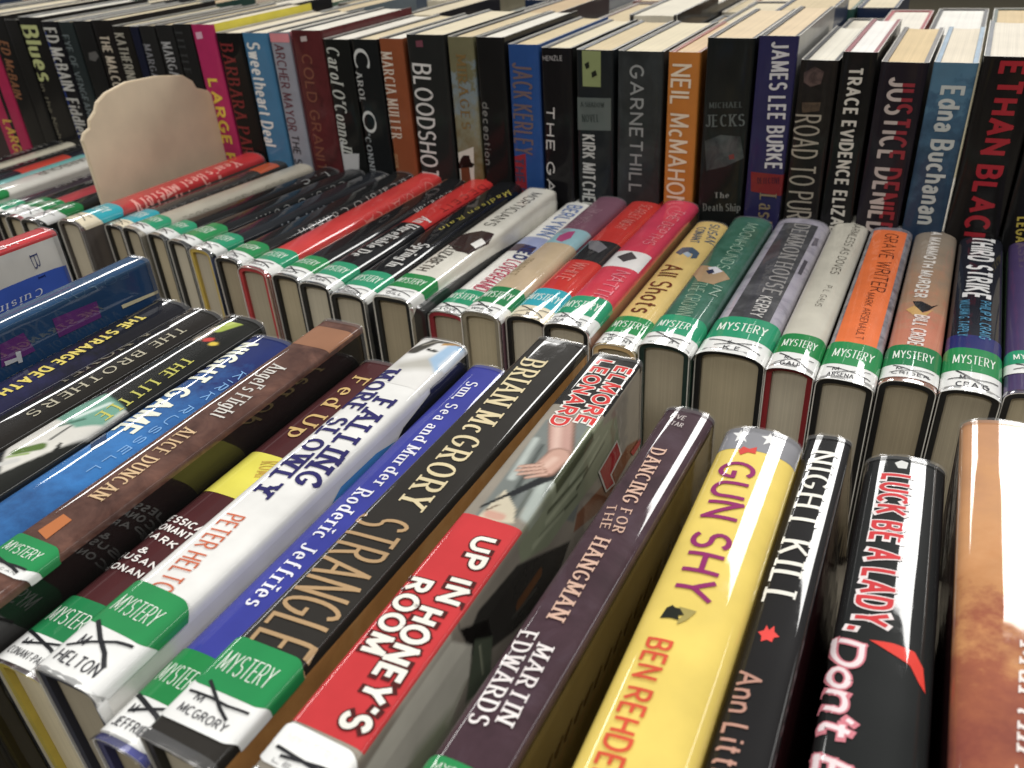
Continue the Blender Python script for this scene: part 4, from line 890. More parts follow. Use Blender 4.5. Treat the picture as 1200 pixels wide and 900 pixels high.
    dict(dim=[26.0, 238.86, 130.0], c=6.5, n=2.8, loc=[-0.3624, 0.3838, 0.0, 0.35, 'up'], label='spine half scarlet and half black lettered An Unreliable in white script', group='books standing spine up in the middle row', jacket='#1c1c1f', left='#202024', right='#26262c', board='#1a1a1a', pages='#c4baa2', art=[('band', 119.43, 235.27, '#cc2f2c', -12.74, 12.74), ('text', 'DECEIT', 'serif', '#7c2024', [6.8, 220.09], [4.74, 151.23], [12.97, 226.59], {}), ('text', 'An Unreliable De', 'serif', '#dcdad6', [1.25, 133.4], [-6.24, 49.92], [11.69, 129.81], {})], label_at=[1.37, 14.26, 36.53, -13.2, 13.2, '#10966a', 'CARR', 22, False]),
    dict(dim=[25.0, 233.77, 128.0], c=6.25, n=2.8, loc=[-0.394, 0.3912, 0.0, -0.99, 'up'], label='black spine with copper stripe between two red-topped books of the middle row', group='books standing spine up in the middle row', jacket='#1e1d1f', left='#8a5d4c', right='#1e1d1f', board='#1a1a1a', pages='#b7a989', art=[('band', 46.75, 229.09, '#a06a52', -12.25, -6.88), ('text', 'C. Grafton', 'serif', '#c9c7c3', [10.45, 200.58], [9.05, 145.67], [14.87, 210.55], {})], label_at=[1.48, 14.52, 35.08, -12.7, 12.7, '#178c4a', 'GRAFT', 23, False]),
    dict(dim=[27.0, 229.19, 131.0], c=6.75, n=2.6, loc=[-0.4212, 0.388, 0.0, -0.99, 'up'], label='all scarlet spine with pale lettering between black books', group='books standing spine up in the middle row', jacket='#d23a38', left='#c23634', right='#c78270', board='#b92f33', pages='#aca086', art=[('text', 'VI MAINA', 'sans', '#e99088', [9.56, 212.39], [12.2, 113.91], [13.47, 220.46], {})], label_at=[1.99, 14.88, 35.7, -13.7, 13.7, '#10966a', 'VIMAI', 24, False]),
    dict(dim=[25.0, 217.02, 130.0], c=6.25, n=2.8, loc=[-0.4537, 0.3974, 0.0, -2.53, 'up'], label='black spine with grey serif name right beside the all scarlet spine', group='books standing spine up in the middle row', jacket='#1f2021', left='#2a2b2d', right='#8c5a62', board='#1a1a1a', pages='#a5977a', art=[('text', "Carol O'Connell", 'serif', '#b9b8b4', [9.21, 190.61], [9.16, 66.51], [14.1, 198.6], {}), ('text', 'L M', 'serif', '#c9c8c4', [9.61, 215.0], [9.12, 198.09], [12.47, 220.64], {})], label_at=[1.35, 13.42, 32.96, -12.7, 12.7, '#0d8a48', 'OCONN', 25, False]),
    dict(dim=[24.5, 206.93, 129.0], c=6.12, n=2.8, loc=[-0.4897, 0.4055, 0.0, -5.59, 'up'], label='black spine with a yellow lower board edge, left of the all scarlet spine', group='books standing spine up in the middle row', jacket='#23262b', left='#33363c', right='#2c3a66', board='#c6a838', pages='#b9ae96', art=[('text', "O'Connell", 'serif', '#8f959c', [11.63, 177.45], [11.55, 73.01], [16.36, 187.95], {}), ('text', 'CRIME', 'serif', '#b8b6b0', [9.24, 207.44], [8.84, 190.23], [12.14, 211.82], {})], label_at=[2.86, 14.15, 34.38, -12.45, 12.45, '#10966a', 'OCON', 26, False]),
    dict(dim=[24.0, 200.29, 129.0], c=6.0, n=2.8, loc=[-0.5201, 0.4122, 0.0, -6.91, 'up'], label='black spine with grey name and teal edge, second book right of the long cream spine', group='books standing spine up in the middle row', jacket='#1e2022', left='#60908a', right='#1e2022', board='#1a1a1a', pages='#c4baa2', art=[('text', "Carol O'Conn", 'serif', '#9fa09e', [10.26, 172.88], [10.96, 69.88], [13.97, 180.86], {})], label_at=[2.68, 12.94, 40.93, -12.2, 12.2, '#178c4a', 'OCO', 27, False]),
    dict(dim=[23.5, 193.63, 128.0], c=5.88, n=2.8, loc=[-0.5515, 0.4192, 0.0, -7.42, 'up'], label='black spine with orange lettering along its edge, just right of the long cream spine', group='books standing spine up in the middle row', jacket='#1d1c1c', left='#2a2827', right='#1d1c1c', board='#1a1a1a', pages='#b7a989', art=[('text', 'SMALL FEARS', 'serif', '#b98e74', [11.71, 121.86], [11.71, 48.05], [17.98, 128.3], {}), ('text', 'L. C.', 'serif', '#b4b4b2', [5.82, 180.9], [5.49, 144.06], [11.6, 183.22], {})], label_at=[3.08, 13.54, 32.97, -11.95, 11.95, '#10966a', 'SM', 28, False]),
    dict(dim=[24.5, 189.92, 131.0], c=6.12, n=2.6, loc=[-0.5767, 0.4171, 0.0, -7.26, 'up'], label='long cream spine with faint lettering among black books', group='books standing spine up in the middle row', jacket='#b3ac9b', left='#8a8578', right='#6d685c', board='#1a1a1a', pages='#aca086', art=[('text', 'THE LONG QUIET HOUSE', 'thin', '#8b8678', [11.18, 166.2], [11.38, 41.39], [14.34, 171.4], {})], label_at=[3.18, 12.72, 31.78, -12.45, 12.45, '#10966a', 'LON', 29, False]),
    dict(dim=[22.5, 197.35, 128.0], c=5.62, n=2.8, loc=[-0.6054, 0.4228, 0.0, -3.42, 'up'], label='charcoal spine with orange head patch, next to the red spine by the divider', group='books standing spine up in the middle row', jacket='#3a3836', left='#6b6763', right='#3a3836', board='#242220', pages='#a5977a', art=[('band', 157.88, 183.54, '#c2562e', -6.75, 10.12), ('text', 'DEADLY GAME', 'serif', '#7d7a76', [9.99, 150.4], [8.22, 39.41], [12.37, 155.56], {})], label_at=[1.76, 13.1, 39.62, -11.45, 11.45, '#19a4b4', 'DEA', 30, False]),
    dict(dim=[30.0, 207.07, 135.0], c=7.5, n=2.6, loc=[-0.6339, 0.4045, 0.0, -3.42, 'up'], label="red spine lettered Year's Best Mystery in pale letters against the tan divider", group='books standing spine up in the middle row', jacket=[(0, '#5a4a4c'), (0.22, '#b93a38'), (0.4, '#c93234'), (1, '#c42f33')], left='#5a4a4c', right='#57504c', board='#4a4440', pages='#b9ae96', art=[('text', "Year's Best Mystery", 'serif', '#efa79c', [2.24, 177.19], [8.83, 55.2], [14.25, 175.46], {})], label_at=[2.0, 18.57, 43.32, -15.2, 15.2, '#19a4b4', '', 31, False]),
    dict(dim=[26.0, 205.0, 127.0], c=6.0, n=2.6, loc=[-0.695, 0.4098, 0.0, -0.19, 'up'], label='black spine with white streaks just left of the tan divider', group='books standing spine up in the middle row', jacket='#20211f', left='#20211f', right='#20211f', board='#1a1a1a', pages='#c4baa2', art=[('text', 'NIGHT HARBOUR', 'thin', '#b4b0a8', [-5.2, 190.65], [-5.2, 86.1], [4.55, 190.65], {})], label_at=[4, 24, 46, -13.2, 13.2, '#08843f', '', 32, False]),
    dict(dim=[24.0, 205.0, 126.0], c=6.0, n=2.6, loc=[-0.7212, 0.4124, 0.0, -0.19, 'up'], label='dull red spine second to the left of the divider', group='books standing spine up in the middle row', jacket='#c23f48', left='#c23f48', right='#c23f48', board='#1a1a1a', pages='#b7a989', art=[('text', 'LETTERS OF MIST', 'thin', '#b4b0a8', [-4.8, 190.65], [-4.8, 86.1], [4.2, 190.65], {})], label_at=[4, 24, 46, -12.2, 12.2, '#0d8a48', '', 33, False]),
    dict(dim=[22.0, 210.0, 124.0], c=6.0, n=2.6, loc=[-0.7454, 0.4175, 0.0, -0.19, 'up'], label='black spine third to the left of the divider', group='books standing spine up in the middle row', jacket='#1c1c1d', left='#1c1c1d', right='#1c1c1d', board='#1a1a1a', pages='#aca086', art=[('text', 'NIGHT HARBOUR', 'thin', '#b4b0a8', [-4.4, 195.3], [-4.4, 88.2], [3.85, 195.3], {})], label_at=[4, 24, 46, -11.2, 11.2, '#0a7d44', '', 34, False]),
    dict(dim=[26.0, 200.0, 123.0], c=6.0, n=2.6, loc=[-0.7706, 0.4053, 0.0, -0.13, 'up'], label='dark plum spine fourth to the left of the divider', group='books standing spine up in the middle row', jacket='#3b2f38', left='#3b2f38', right='#3b2f38', board='#2a2328', pages='#a5977a', art=[('text', 'LETTERS OF MIST', 'thin', '#b4b0a8', [-5.2, 186.0], [-5.2, 84.0], [4.55, 186.0], {})], label_at=[4, 24, 46, -13.2, 13.2, '#10966a', '', 35, False]),
    dict(dim=[34.0, 210.0, 130.0], c=6.0, n=2.6, loc=[-0.8018, 0.4102, 0.0, -0.13, 'up'], label='broad white spine left of the divider', group='books standing spine up in the middle row', jacket='#d9d6cc', left='#d9d6cc', right='#d9d6cc', board='#77736a', pages='#b9ae96', art=[('text', 'NIGHT HARBOUR', 'thin', '#6d675c', [-6.8, 195.3], [-6.8, 88.2], [5.95, 195.3], {})], label_at=[4, 24, 46, -17.2, 17.2, '#08843f', '', 36, False]),
    dict(dim=[26.0, 210.0, 126.0], c=6.0, n=2.6, loc=[-0.833, 0.4249, 0.0, -0.13, 'up'], label='turquoise spine left of the divider', group='books standing spine up in the middle row', jacket='#79c2be', left='#79c2be', right='#79c2be', board='#2a3a40', pages='#c4baa2', art=[('band', 151.2, 205.8, '#5570a8', -12.74, 12.74)], label_at=[4, 24, 46, -13.2, 13.2, '#0d8a48', '', 37, False]),
    dict(dim=[24.0, 200.0, 125.0], c=6.0, n=2.6, loc=[-0.8592, 0.4217, 0.0, -0.13, 'up'], label='black spine with a red patch left of the divider', group='books standing spine up in the middle row', jacket='#22232c', left='#22232c', right='#22232c', board='#1a1a1a', pages='#b7a989', art=[('band', 90.0, 150.0, '#c8402f', -11.76, 11.76)], label_at=[4, 24, 46, -12.2, 12.2, '#0a7d44', '', 38, False]),
    dict(dim=[22.0, 205.0, 124.0], c=6.0, n=2.6, loc=[-0.8834, 0.4178, 0.0, -0.13, 'up'], label='black spine near the pink upright book', group='books standing spine up in the middle row', jacket='#202020', left='#202020', right='#202020', board='#1a1a1a', pages='#aca086', art=[('text', 'LETTERS OF MIST', 'thin', '#b4b0a8', [-4.4, 190.65], [-4.4, 86.1], [3.85, 190.65], {})], label_at=[4, 24, 46, -11.2, 11.2, '#178c4a', '', 39, False]),
    dict(dim=[22.0, 200.0, 124.0], c=6.0, n=2.6, loc=[-0.9066, 0.4177, 0.0, 0.61, 'up'], label='cream spine near the pink upright book', group='books standing spine up in the middle row', jacket='#c9c2ac', left='#c9c2ac', right='#c9c2ac', board='#55503f', pages='#a5977a', art=[('text', 'NIGHT HARBOUR', 'thin', '#6d675c', [-4.4, 186.0], [-4.4, 84.0], [3.85, 186.0], {})], label_at=[4, 24, 46, -11.2, 11.2, '#08843f', '', 40, False]),
    dict(dim=[24.0, 200.0, 123.0], c=6.0, n=2.6, loc=[-0.9308, 0.4155, 0.0, 0.61, 'up'], label='black spine farthest left in the middle row', group='books standing spine up in the middle row', jacket='#1e1e1f', left='#1e1e1f', right='#1e1e1f', board='#1a1a1a', pages='#b9ae96', art=[('text', 'LETTERS OF MIST', 'thin', '#b4b0a8', [-4.8, 186.0], [-4.8, 84.0], [4.2, 186.0], {})], label_at=[4, 24, 46, -12.2, 12.2, '#0d8a48', '', 41, False]),
    dict(dim=[30.0, 245.0, 146.0], c=3.5, n=5, loc=[-1.007, 0.761, 0.0, 0.0, 'stand'], label='black book whose top edge shows left of the magenta spine', group='upright books in the back row', jacket='#1f1e1d', pages='#d3c29c', board='#1a1a1b'),
    dict(dim=[34.0, 249.47, 146.0], c=3.5, n=5, loc=[-1.041, 0.761, 0.0, 0.0, 'stand'], label='plum book whose top edge shows left of the magenta spine', group='upright books in the back row', jacket='#3a2a2c', pages='#dfd8c6', board='#50565e'),
    dict(dim=[28.0, 239.04, 146.0], c=3.5, n=5, loc=[-1.074, 0.761, 0.0, 0.0, 'stand'], label='slate blue book whose top edge shows left of the magenta spine', group='upright books in the back row', jacket='#24303c', pages='#cdbb94', board='#3c3a38'),
    dict(dim=[36.0, 248.47, 146.0], c=3.5, n=5, loc=[-1.108, 0.761, 0.0, 0.0, 'stand'], label='plain black book whose top edge shows left of the magenta spine', group='upright books in the back row', jacket='#1b1b1c', pages='#d3c29c', board='#1a1a1b'),
    dict(dim=[30.0, 246.34, 146.0], c=3.5, n=5, loc=[-1.143, 0.761, 0.0, 0.0, 'stand'], label='khaki book whose top edge shows left of the magenta spine', group='upright books in the back row', jacket='#4a443a', pages='#dfd8c6', board='#50565e'),
    dict(dim=[32.0, 239.75, 146.0], c=3.5, n=5, loc=[-1.176, 0.761, 0.0, 0.0, 'stand'], label='charcoal book whose top edge shows left of the magenta spine', group='upright books in the back row', jacket='#222326', pages='#cdbb94', board='#3c3a38'),
    dict(dim=[35.0, 250.66, 146.0], c=3.5, n=5, loc=[-1.2115, 0.761, 0.0, 0.0, 'stand'], label='umber book whose top edge shows left of the magenta spine', group='upright books in the back row', jacket='#2c2a28', pages='#d3c29c', board='#1a1a1b'),
    dict(dim=[51.15, 258.21, 146.0], c=4.0, n=5, loc=[-1.0097, 0.761, 0.0, 0.0, 'stand'], label='magenta spine with yellow letters at the far left of the back row', group='upright books in the back row', jacket='#b02350', left='#b02350', right='#b02350', pages='#d9ccac', board='#2a2a30', art=[('text', 'LARGE PRINT', 'bold', '#d8a83a', [-10.23, 142.02], [-10.23, 51.64], [7.67, 142.02], {})]),
    dict(dim=[31.05, 258.5, 146.0], c=3.73, n=5, loc=[-0.9664, 0.761, 0.0, 0.0, 'stand'], label='black spine with brown lettering next to the magenta one on the far left', group='upright books in the back row', jacket='#1c1b1a', left='#1c1b1a', right='#1c1b1a', pages='#ddd1b8', board='#1a1a1b', art=[('text', 'ED McBAIN', 'bold', '#8a5a3c', [-6.07, 232.04], [-15.37, 171.66], [9.59, 233.21], {})]),
    dict(dim=[21.07, 254.37, 146.0], c=2.53, n=5, loc=[-0.9414, 0.761, 0.0, 0.0, 'stand'], label='narrow plain black spine left of the Blues book', group='upright books in the back row', jacket='#1f1e1d', left='#1f1e1d', right='#1f1e1d', pages='#e0dacb', board='#1a1a1b'),
    dict(dim=[37.98, 257.19, 146.0], c=4.0, n=5, loc=[-0.9088, 0.761, 0.0, 0.0, 'stand'], label='black spine lettered Blues in pale yellow-green', group='upright books in the back row', jacket='#1b1a19', left='#1b1a19', right='#1b1a19', pages='#e0dacb', board='#50565e', art=[('text', 'Blues', 'bold', '#b8bd7c', [-18.8, 247.17], [-18.8, 192.49], [10.33, 248.82], {}), ('text', 'in the Night', 'sans', '#6f6a5a', [-18.8, 187.05], [-18.8, 122.01], [-8.82, 189.33], {})]),
    dict(dim=[25.8, 253.26, 146.0], c=3.1, n=5, loc=[-0.8772, 0.761, 0.0, 0.0, 'stand'], label='black spine with a blue edge and white block capitals', group='upright books in the back row', jacket='#15151a', left='#15151a', right='#15151a', pages='#ddd1b8', board='#50565e', art=[('band', 0.0, 243.13, '#1f3c86', -12.64, -9.29), ('text', 'ED McBAIN', 'bold', '#c4c2bb', [-12.77, 246.04], [-12.77, 183.31], [8.63, 247.48], {}), ('text', 'Fiddlers', 'bold', '#b9b7b0', [-12.77, 173.29], [-12.77, 125.53], [8.59, 175.92], {})]),
    dict(dim=[21.52, 253.08, 146.0], c=2.58, n=5, loc=[-0.852, 0.761, 0.0, 0.0, 'stand'], label='slate spine lettered EYE OF VENGEANCE', group='upright books in the back row', jacket='#262e2f', left='#262e2f', right='#262e2f', pages='#cfbb92', board='#50565e', art=[('text', 'EYE OF VENGEANCE', 'sans', '#6e787a', [-10.65, 239.68], [-10.65, 146.55], [0.71, 241.04], {})]),
    dict(dim=[26.23, 254.14, 146.0], c=3.15, n=5, loc=[-0.8262, 0.761, 0.0, 0.0, 'stand'], label='black spine with a blurred pale moon, right of the slate one', group='upright books in the back row', jacket='#1d1d1d', left='#1d1d1d', right='#1d1d1d', pages='#ddd1b8', board='#50565e', art=[('poly', [[-1.73, 223.0], [9.61, 224.93], [11.96, 219.86], [5.03, 214.7], [-3.67, 216.15]], '#5d5b59')]),
    dict(dim=[29.78, 255.23, 146.0], c=3.57, n=5, loc=[-0.7959, 0.761, 0.0, 0.0, 'stand'], label='black spine lettered THE MALCO in cream', group='upright books in the back row', jacket='#1c1918', left='#1c1918', right='#1c1918', pages='#d3c29c', board='#3c3a38', art=[('text', 'THE MALCONTENT', 'bold', '#c9bba6', [-8.24, 240.13], [-9.12, 189.42], [6.42, 241.18], {'vis': 'THE MALCO'})]),
    dict(dim=[24.08, 249.91, 146.0], c=2.89, n=5, loc=[-0.7692, 0.761, 0.0, 0.0, 'stand'], label='dark spine with tall cream capitals just behind the divider', group='upright books in the back row', jacket='#1d1b18', left='#1d1b18', right='#1d1b18', pages='#d9ccac', board='#1a1a1b', art=[('text', 'KATHERINE', 'bold', '#a8a394', [-11.92, 242.6], [-11.92, 195.12], [3.65, 243.96], {})]),
    dict(dim=[10.45, 249.73, 146.0], c=1.25, n=5, loc=[-0.7501, 0.761, 0.0, 0.0, 'stand'], label='narrow navy spine behind the divider', group='upright books in the back row', jacket='#191c30', left='#191c30', right='#191c30', pages='#d3c29c', board='#50565e'),
    dict(dim=[21.08, 250.73, 146.0], c=2.53, n=5, loc=[-0.7322, 0.761, 0.0, 0.0, 'stand'], label='charcoal spine with dim silver serif capitals, first of a pair', group='upright books in the back row', jacket='#242424', left='#242424', right='#242424', pages='#d3c29c', board='#3c3a38', art=[('text', 'MARGARET', 'serif', '#85858a', [-10.44, 232.79], [-10.44, 183.01], [0.23, 233.37], {})]),
    dict(dim=[22.88, 251.77, 146.0], c=2.75, n=5, loc=[-0.7081, 0.761, 0.0, 0.0, 'stand'], label='charcoal spine with bright silver serif capitals, second of a pair', group='upright books in the back row', jacket='#232323', left='#232323', right='#232323', pages='#cfbb92', board='#3c3a38', art=[('text', 'MARGARET', 'serif', '#b0b0b0', [-7.63, 235.27], [-6.33, 184.86], [5.51, 235.54], {})]),
    dict(dim=[22.26, 252.8, 146.0], c=2.67, n=5, loc=[-0.6835, 0.761, 0.0, 0.0, 'stand'], label='black spine with barely visible grey capitals left of the magenta LARGE spine', group='upright books in the back row', jacket='#202020', left='#202020', right='#202020', pages='#cfbb92', board='#50565e', art=[('text', 'LITTLE', 'serif', '#3e4040', [-10.3, 244.94], [-11.02, 207.5], [0.66, 245.18], {})]),
    dict(dim=[28.02, 252.72, 146.0], c=3.36, n=5, loc=[-0.6566, 0.761, 0.0, 0.0, 'stand'], label='magenta spine lettered LARGE in yellow with a yellow cover edge', group='upright books in the back row', jacket='#b3255e', left='#b3255e', right='#d8c92c', pages='#dacfb6', board='#3c3a38', art=[('text', 'LARGE PRINT', 'bold', '#e0c030', [-7.71, 202.17], [-7.71, 75.81], [6.3, 202.17], {}), ('poly', [[-9.23, 245.42], [-0.99, 246.31], [-0.89, 240.24], [-9.14, 239.31]], '#d9a9bd')]),
    dict(dim=[31.52, 245.66, 146.0], c=3.78, n=5, loc=[-0.6252, 0.761, 0.0, 0.0, 'stand'], label='black spine with dark red serif capitals beside the yellow-edged one', group='upright books in the back row', jacket='#151414', left='#151414', right='#151414', board='#8a8176', pages='#ddd1b8', art=[('text', 'BARBARA PARK', 'serif', '#7c2a2a', [-12.1, 235.27], [-15.6, 121.64], [4.49, 235.65], {})]),
    dict(dim=[30.39, 246.15, 146.0], c=3.65, n=5, loc=[-0.5924, 0.761, 0.0, 0.0, 'stand'], label='sky blue spine lettered Sweetheart Deal in white', group='upright books in the back row', jacket='#3f769c', left='#3f769c', right='#3f769c', pages='#ddd1b8', board='#2a2a30', art=[('text', 'Sweetheart Deal', 'bold', '#dfe0dc', [-10.91, 237.47], [-15.04, 143.2], [5.15, 238.54], {})]),
    dict(dim=[22.71, 247.3, 146.0], c=2.73, n=5, loc=[-0.563, 0.761, 0.0, 0.0, 'stand'], label='grey spine with maroon capitals and a pink head edge', group='upright books in the back row', jacket='#8f919b', left='#8f919b', right='#c27a82', pages='#e0dacb', board='#1a1a1b', art=[('text', 'ARCHER MAYOR', 'sans', '#63303c', [-7.37, 236.67], [-10.16, 159.54], [4.03, 237.63], {}), ('text', 'THE SE', 'sans', '#2f2c30', [-7.89, 154.89], [-10.07, 121.35], [1.85, 155.57], {}), ('band', 238.64, 246.06, '#d9868c', -11.13, 11.13)]),
    dict(dim=[34.11, 249.17, 146.0], c=4.0, n=5, loc=[-0.5316, 0.761, 0.0, 0.0, 'stand'], label='dark maroon spine with faint tan capitals', group='upright books in the back row', jacket=('mottle', 40, '#431c1e', '#5c2527', '#4e2022'), left=('mottle', 40, '#431c1e', '#5c2527', '#4e2022'), right=('mottle', 40, '#431c1e', '#5c2527', '#4e2022'), pages='#e0dacb', board='#2a2a30', art=[('text', 'COLD GRANITE', 'sans', '#7d4a38', [-8.72, 228.62], [-14.45, 113.53], [3.33, 229.66], {}), ('poly', [[-6.02, 243.77], [0.96, 244.59], [0.92, 240.33], [-6.07, 239.49]], '#b9aaa6')]),
    dict(dim=[28.47, 242.33, 146.0], c=3.42, n=5, loc=[-0.4994, 0.761, 0.0, 0.0, 'stand'], label='black spine with white cursive lettering above a white patch', group='upright books in the back row', jacket='#171918', left='#171918', right='#171918', pages='#e0dacb', board='#1a1a1b', art=[('text', "Carol O'Connell", 'serifi', '#c3c6bd', [-11.39, 235.74], [-14.09, 145.15], [3.15, 236.79], {}), ('poly', [[-14.09, 151.36], [-9.17, 153.54], [-10.67, 141.44], [7.54, 142.88], [4.79, 128.18], [-14.09, 125.05]], '#b9b9b9')]),
    dict(dim=[27.43, 242.87, 146.0], c=3.29, n=5, loc=[-0.469, 0.761, 0.0, 0.0, 'stand'], label='black spine with big white initials C and O, blue at its foot', group='upright books in the back row', jacket='#171a1b', left='#171a1b', right='#171a1b', pages='#d3c29c', board='#3c3a38', art=[('poly', [[-13.44, 0.0], [13.44, 0.0], [13.44, 102.01], [4.11, 87.43], [-13.44, 97.15]], '#1c3048'), ('text', 'C', 'serif', '#c9ccc8', [-13.58, 233.86], [-13.58, 218.24], [4.6, 235.4], {}), ('text', 'AROL', 'serif', '#b4b7b4', [-13.58, 215.34], [-13.58, 190.43], [-6.23, 216.16], {}), ('text', 'O', 'serif', '#c9ccc8', [-13.58, 181.39], [-13.58, 164.5], [2.61, 183.03], {}), ('text', "'CONNELL", 'serif', '#9aa0a2', [-13.58, 161.43], [-13.58, 113.8], [-6.49, 163.59], {})]),
    dict(dim=[23.86, 244.05, 146.0], c=2.86, n=5, loc=[-0.4409, 0.761, 0.0, 0.0, 'stand'], label='rust brown spine lettered in white serif capitals', group='upright books in the back row', jacket='#8b4a28', left='#8b4a28', right='#8b4a28', pages='#e0dacb', board='#1a1a1b', art=[('text', 'MARCIA MULLER', 'serif', '#d8cbb8', [-11.81, 232.55], [-11.81, 160.46], [0.2, 233.9], {}), ('text', 'BOOK', 'sans', '#b28a60', [-11.81, 145.24], [-11.81, 132.65], [-7.38, 146.24], {})]),
    dict(dim=[37.72, 247.61, 146.0], c=4.0, n=5, loc=[-0.4064, 0.761, 0.0, 0.0, 'stand'], label='wide black spine lettered BLOODSHOT in white', group='upright books in the back row', jacket='#232524', left='#232524', right='#232524', pages='#d9ccac', board='#50565e', art=[('text', 'BLOODSHOT', 'sans', '#cfcfca', [-15.09, 224.11], [-18.67, 127.46], [3.99, 225.41], {}), ('poly', [[-8.92, 242.5], [-2.04, 243.3], [-1.95, 237.99], [-8.73, 237.84]], '#74404c')]),
    dict(dim=[24.23, 246.53, 146.0], c=2.91, n=5, loc=[-0.3725, 0.761, 0.0, 0.0, 'stand'], label='landscape printed spine with a small man in a black hat near its foot', group='upright books in the back row', jacket=[(0.0, '#3a2a18'), (0.45, '#4c3a20'), (0.62, '#6b5c34'), (0.8, '#7d7c64'), (0.93, '#76868c'), (1, '#6d6a4c')], left=[(0.0, '#3a2a18'), (0.45, '#4c3a20'), (0.62, '#6b5c34'), (0.8, '#7d7c64'), (0.93, '#76868c'), (1, '#6d6a4c')], right=[(0.0, '#3a2a18'), (0.45, '#4c3a20'), (0.62, '#6b5c34'), (0.8, '#7d7c64'), (0.93, '#76868c'), (1, '#6d6a4c')], pages='#cfbb92', board='#1a1a1b', art=[('text', 'MIRAGES', 'serif', '#7d6438', [-5.1, 232.1], [-5.47, 173.59], [4.62, 232.35], {}), ('poly', [[-11.99, 151.69], [4.88, 158.35], [3.06, 129.84], [-11.99, 125.78]], '#c9c7ba'), ('poly', [[-11.99, 141.41], [-9.17, 146.87], [-6.17, 150.13], [-0.11, 150.61], [1.01, 144.74], [4.34, 143.53], [2.3, 140.35], [-11.99, 137.73]], '#15120f'), ('poly', [[-10.12, 138.47], [-1.13, 140.08], [-0.56, 127.99], [-10.49, 126.95]], '#6b3a22')]),
    dict(dim=[25.65, 246.67, 146.0], c=3.08, n=5, loc=[-0.3454, 0.761, 0.0, 0.0, 'stand'], label='black spine lettered deception in small spaced letters', group='upright books in the back row', jacket='#171717', left='#171717', right='#171717', pages='#e0dacb', board='#1a1a1b', art=[('text', 'deception', 'sans', '#7d7d78', [-10.75, 195.83], [-12.09, 144.22], [-4.02, 196.92], {})]),
    dict(dim=[26.97, 241.89, 146.0], c=3.24, n=5, loc=[-0.3158, 0.761, 0.0, 0.0, 'stand'], label='royal blue spine with maroon shadowed capitals and a red block', group='upright books in the back row', jacket='#234a86', left='#234a86', right='#234a86', pages='#cfbb92', board='#2a2a30', art=[('text', 'JACK KERLEY', 'bold', '#6b5a5c', [-10.32, 227.64], [-12.85, 156.69], [7.93, 228.21], {}), ('poly', [[-13.35, 152.98], [-2.0, 156.33], [-2.24, 122.64], [-13.35, 118.81]], '#8e2630'), ('text', 'THE D', 'bold', '#4c3a54', [-13.35, 151.71], [-13.35, 120.6], [-3.71, 154.05], {})]),
    dict(dim=[26.02, 240.02, 146.0], c=3.12, n=5, loc=[-0.2873, 0.761, 0.0, 0.0, 'stand'], label='black spine lettered THE GA with a small name across its head', group='upright books in the back row', jacket='#141315', left='#141315', right='#20221f', pages='#d9ccac', board='#3c3a38', art=[('text', 'HENZLE', 'sans', '#a09d9c', [-11.0, 230.33], [5.21, 230.86], [-10.82, 234.11], {}), ('text', 'THE GATE', 'sans', '#cdc9c4', [-10.14, 195.46], [-12.88, 100.86], [-2.52, 195.9], {})]),
    dict(dim=[30.48, 239.21, 146.0], c=3.66, n=5, loc=[-0.2556, 0.761, 0.0, 0.0, 'stand'], label='dark spine with a pale green panel of black specks at its head', group='upright books in the back row', jacket='#1c2123', left='#1c2123', right='#1c2123', pages='#cfbb92', board='#50565e', art=[('poly', [[-9.99, 238.65], [5.3, 238.42], [5.22, 212.57], [-9.67, 212.57]], '#84905c'), ('poly', [[-15.09, 204.0], [13.42, 204.62], [13.51, 180.06], [-15.09, 178.9]], '#59625e'), ('text', 'A SHADOW', 'serif', '#2c3432', [-11.4, 197.04], [8.01, 197.44], [-11.34, 200.94], {}), ('text', 'NOVEL', 'serif', '#2c3432', [-10.09, 185.31], [3.72, 186.17], [-9.99, 191.26], {}), ('poly', [[-7.98, 228.92], [-4.43, 230.87], [-3.8, 226.57], [-6.64, 225.24]], '#20231a'), ('poly', [[-2.41, 222.91], [1.09, 224.88], [2.45, 221.21], [-1.75, 219.19]], '#20231a'), ('text', 'KIRK MITCHELL', 'bold', '#b5b7b2', [-11.0, 175.21], [-11.21, 111.56], [0.79, 176.05], {})]),
    dict(dim=[35.56, 239.17, 146.0], c=4.0, n=5, loc=[-0.2193, 0.761, 0.0, 0.0, 'stand'], label='wide charcoal spine lettered GARNETHILL in grey', group='upright books in the back row', jacket=('mottle', 30, '#222525', '#2b2f2f', '#34393a'), left=('mottle', 30, '#222525', '#2b2f2f', '#34393a'), right=('mottle', 30, '#222525', '#2b2f2f', '#34393a'), pages='#d9ccac', board='#1a1a1b', art=[('text', 'GARNETHILL', 'sans', '#8b8f8d', [-7.89, 228.8], [-7.05, 133.18], [3.42, 229.16], {})]),
    dict(dim=[23.27, 239.38, 146.0], c=2.79, n=5, loc=[-0.1861, 0.761, 0.0, 0.0, 'stand'], label='orange spine lettered in cream capitals', group='upright books in the back row', jacket='#b8701f', left='#b8701f', right='#b8701f', pages='#d6b88f', board='#8c3a22', art=[('text', 'NEIL McMAHON', 'sans', '#dccbb0', [-9.07, 230.35], [-9.45, 125.05], [6.14, 231.43], {})]),
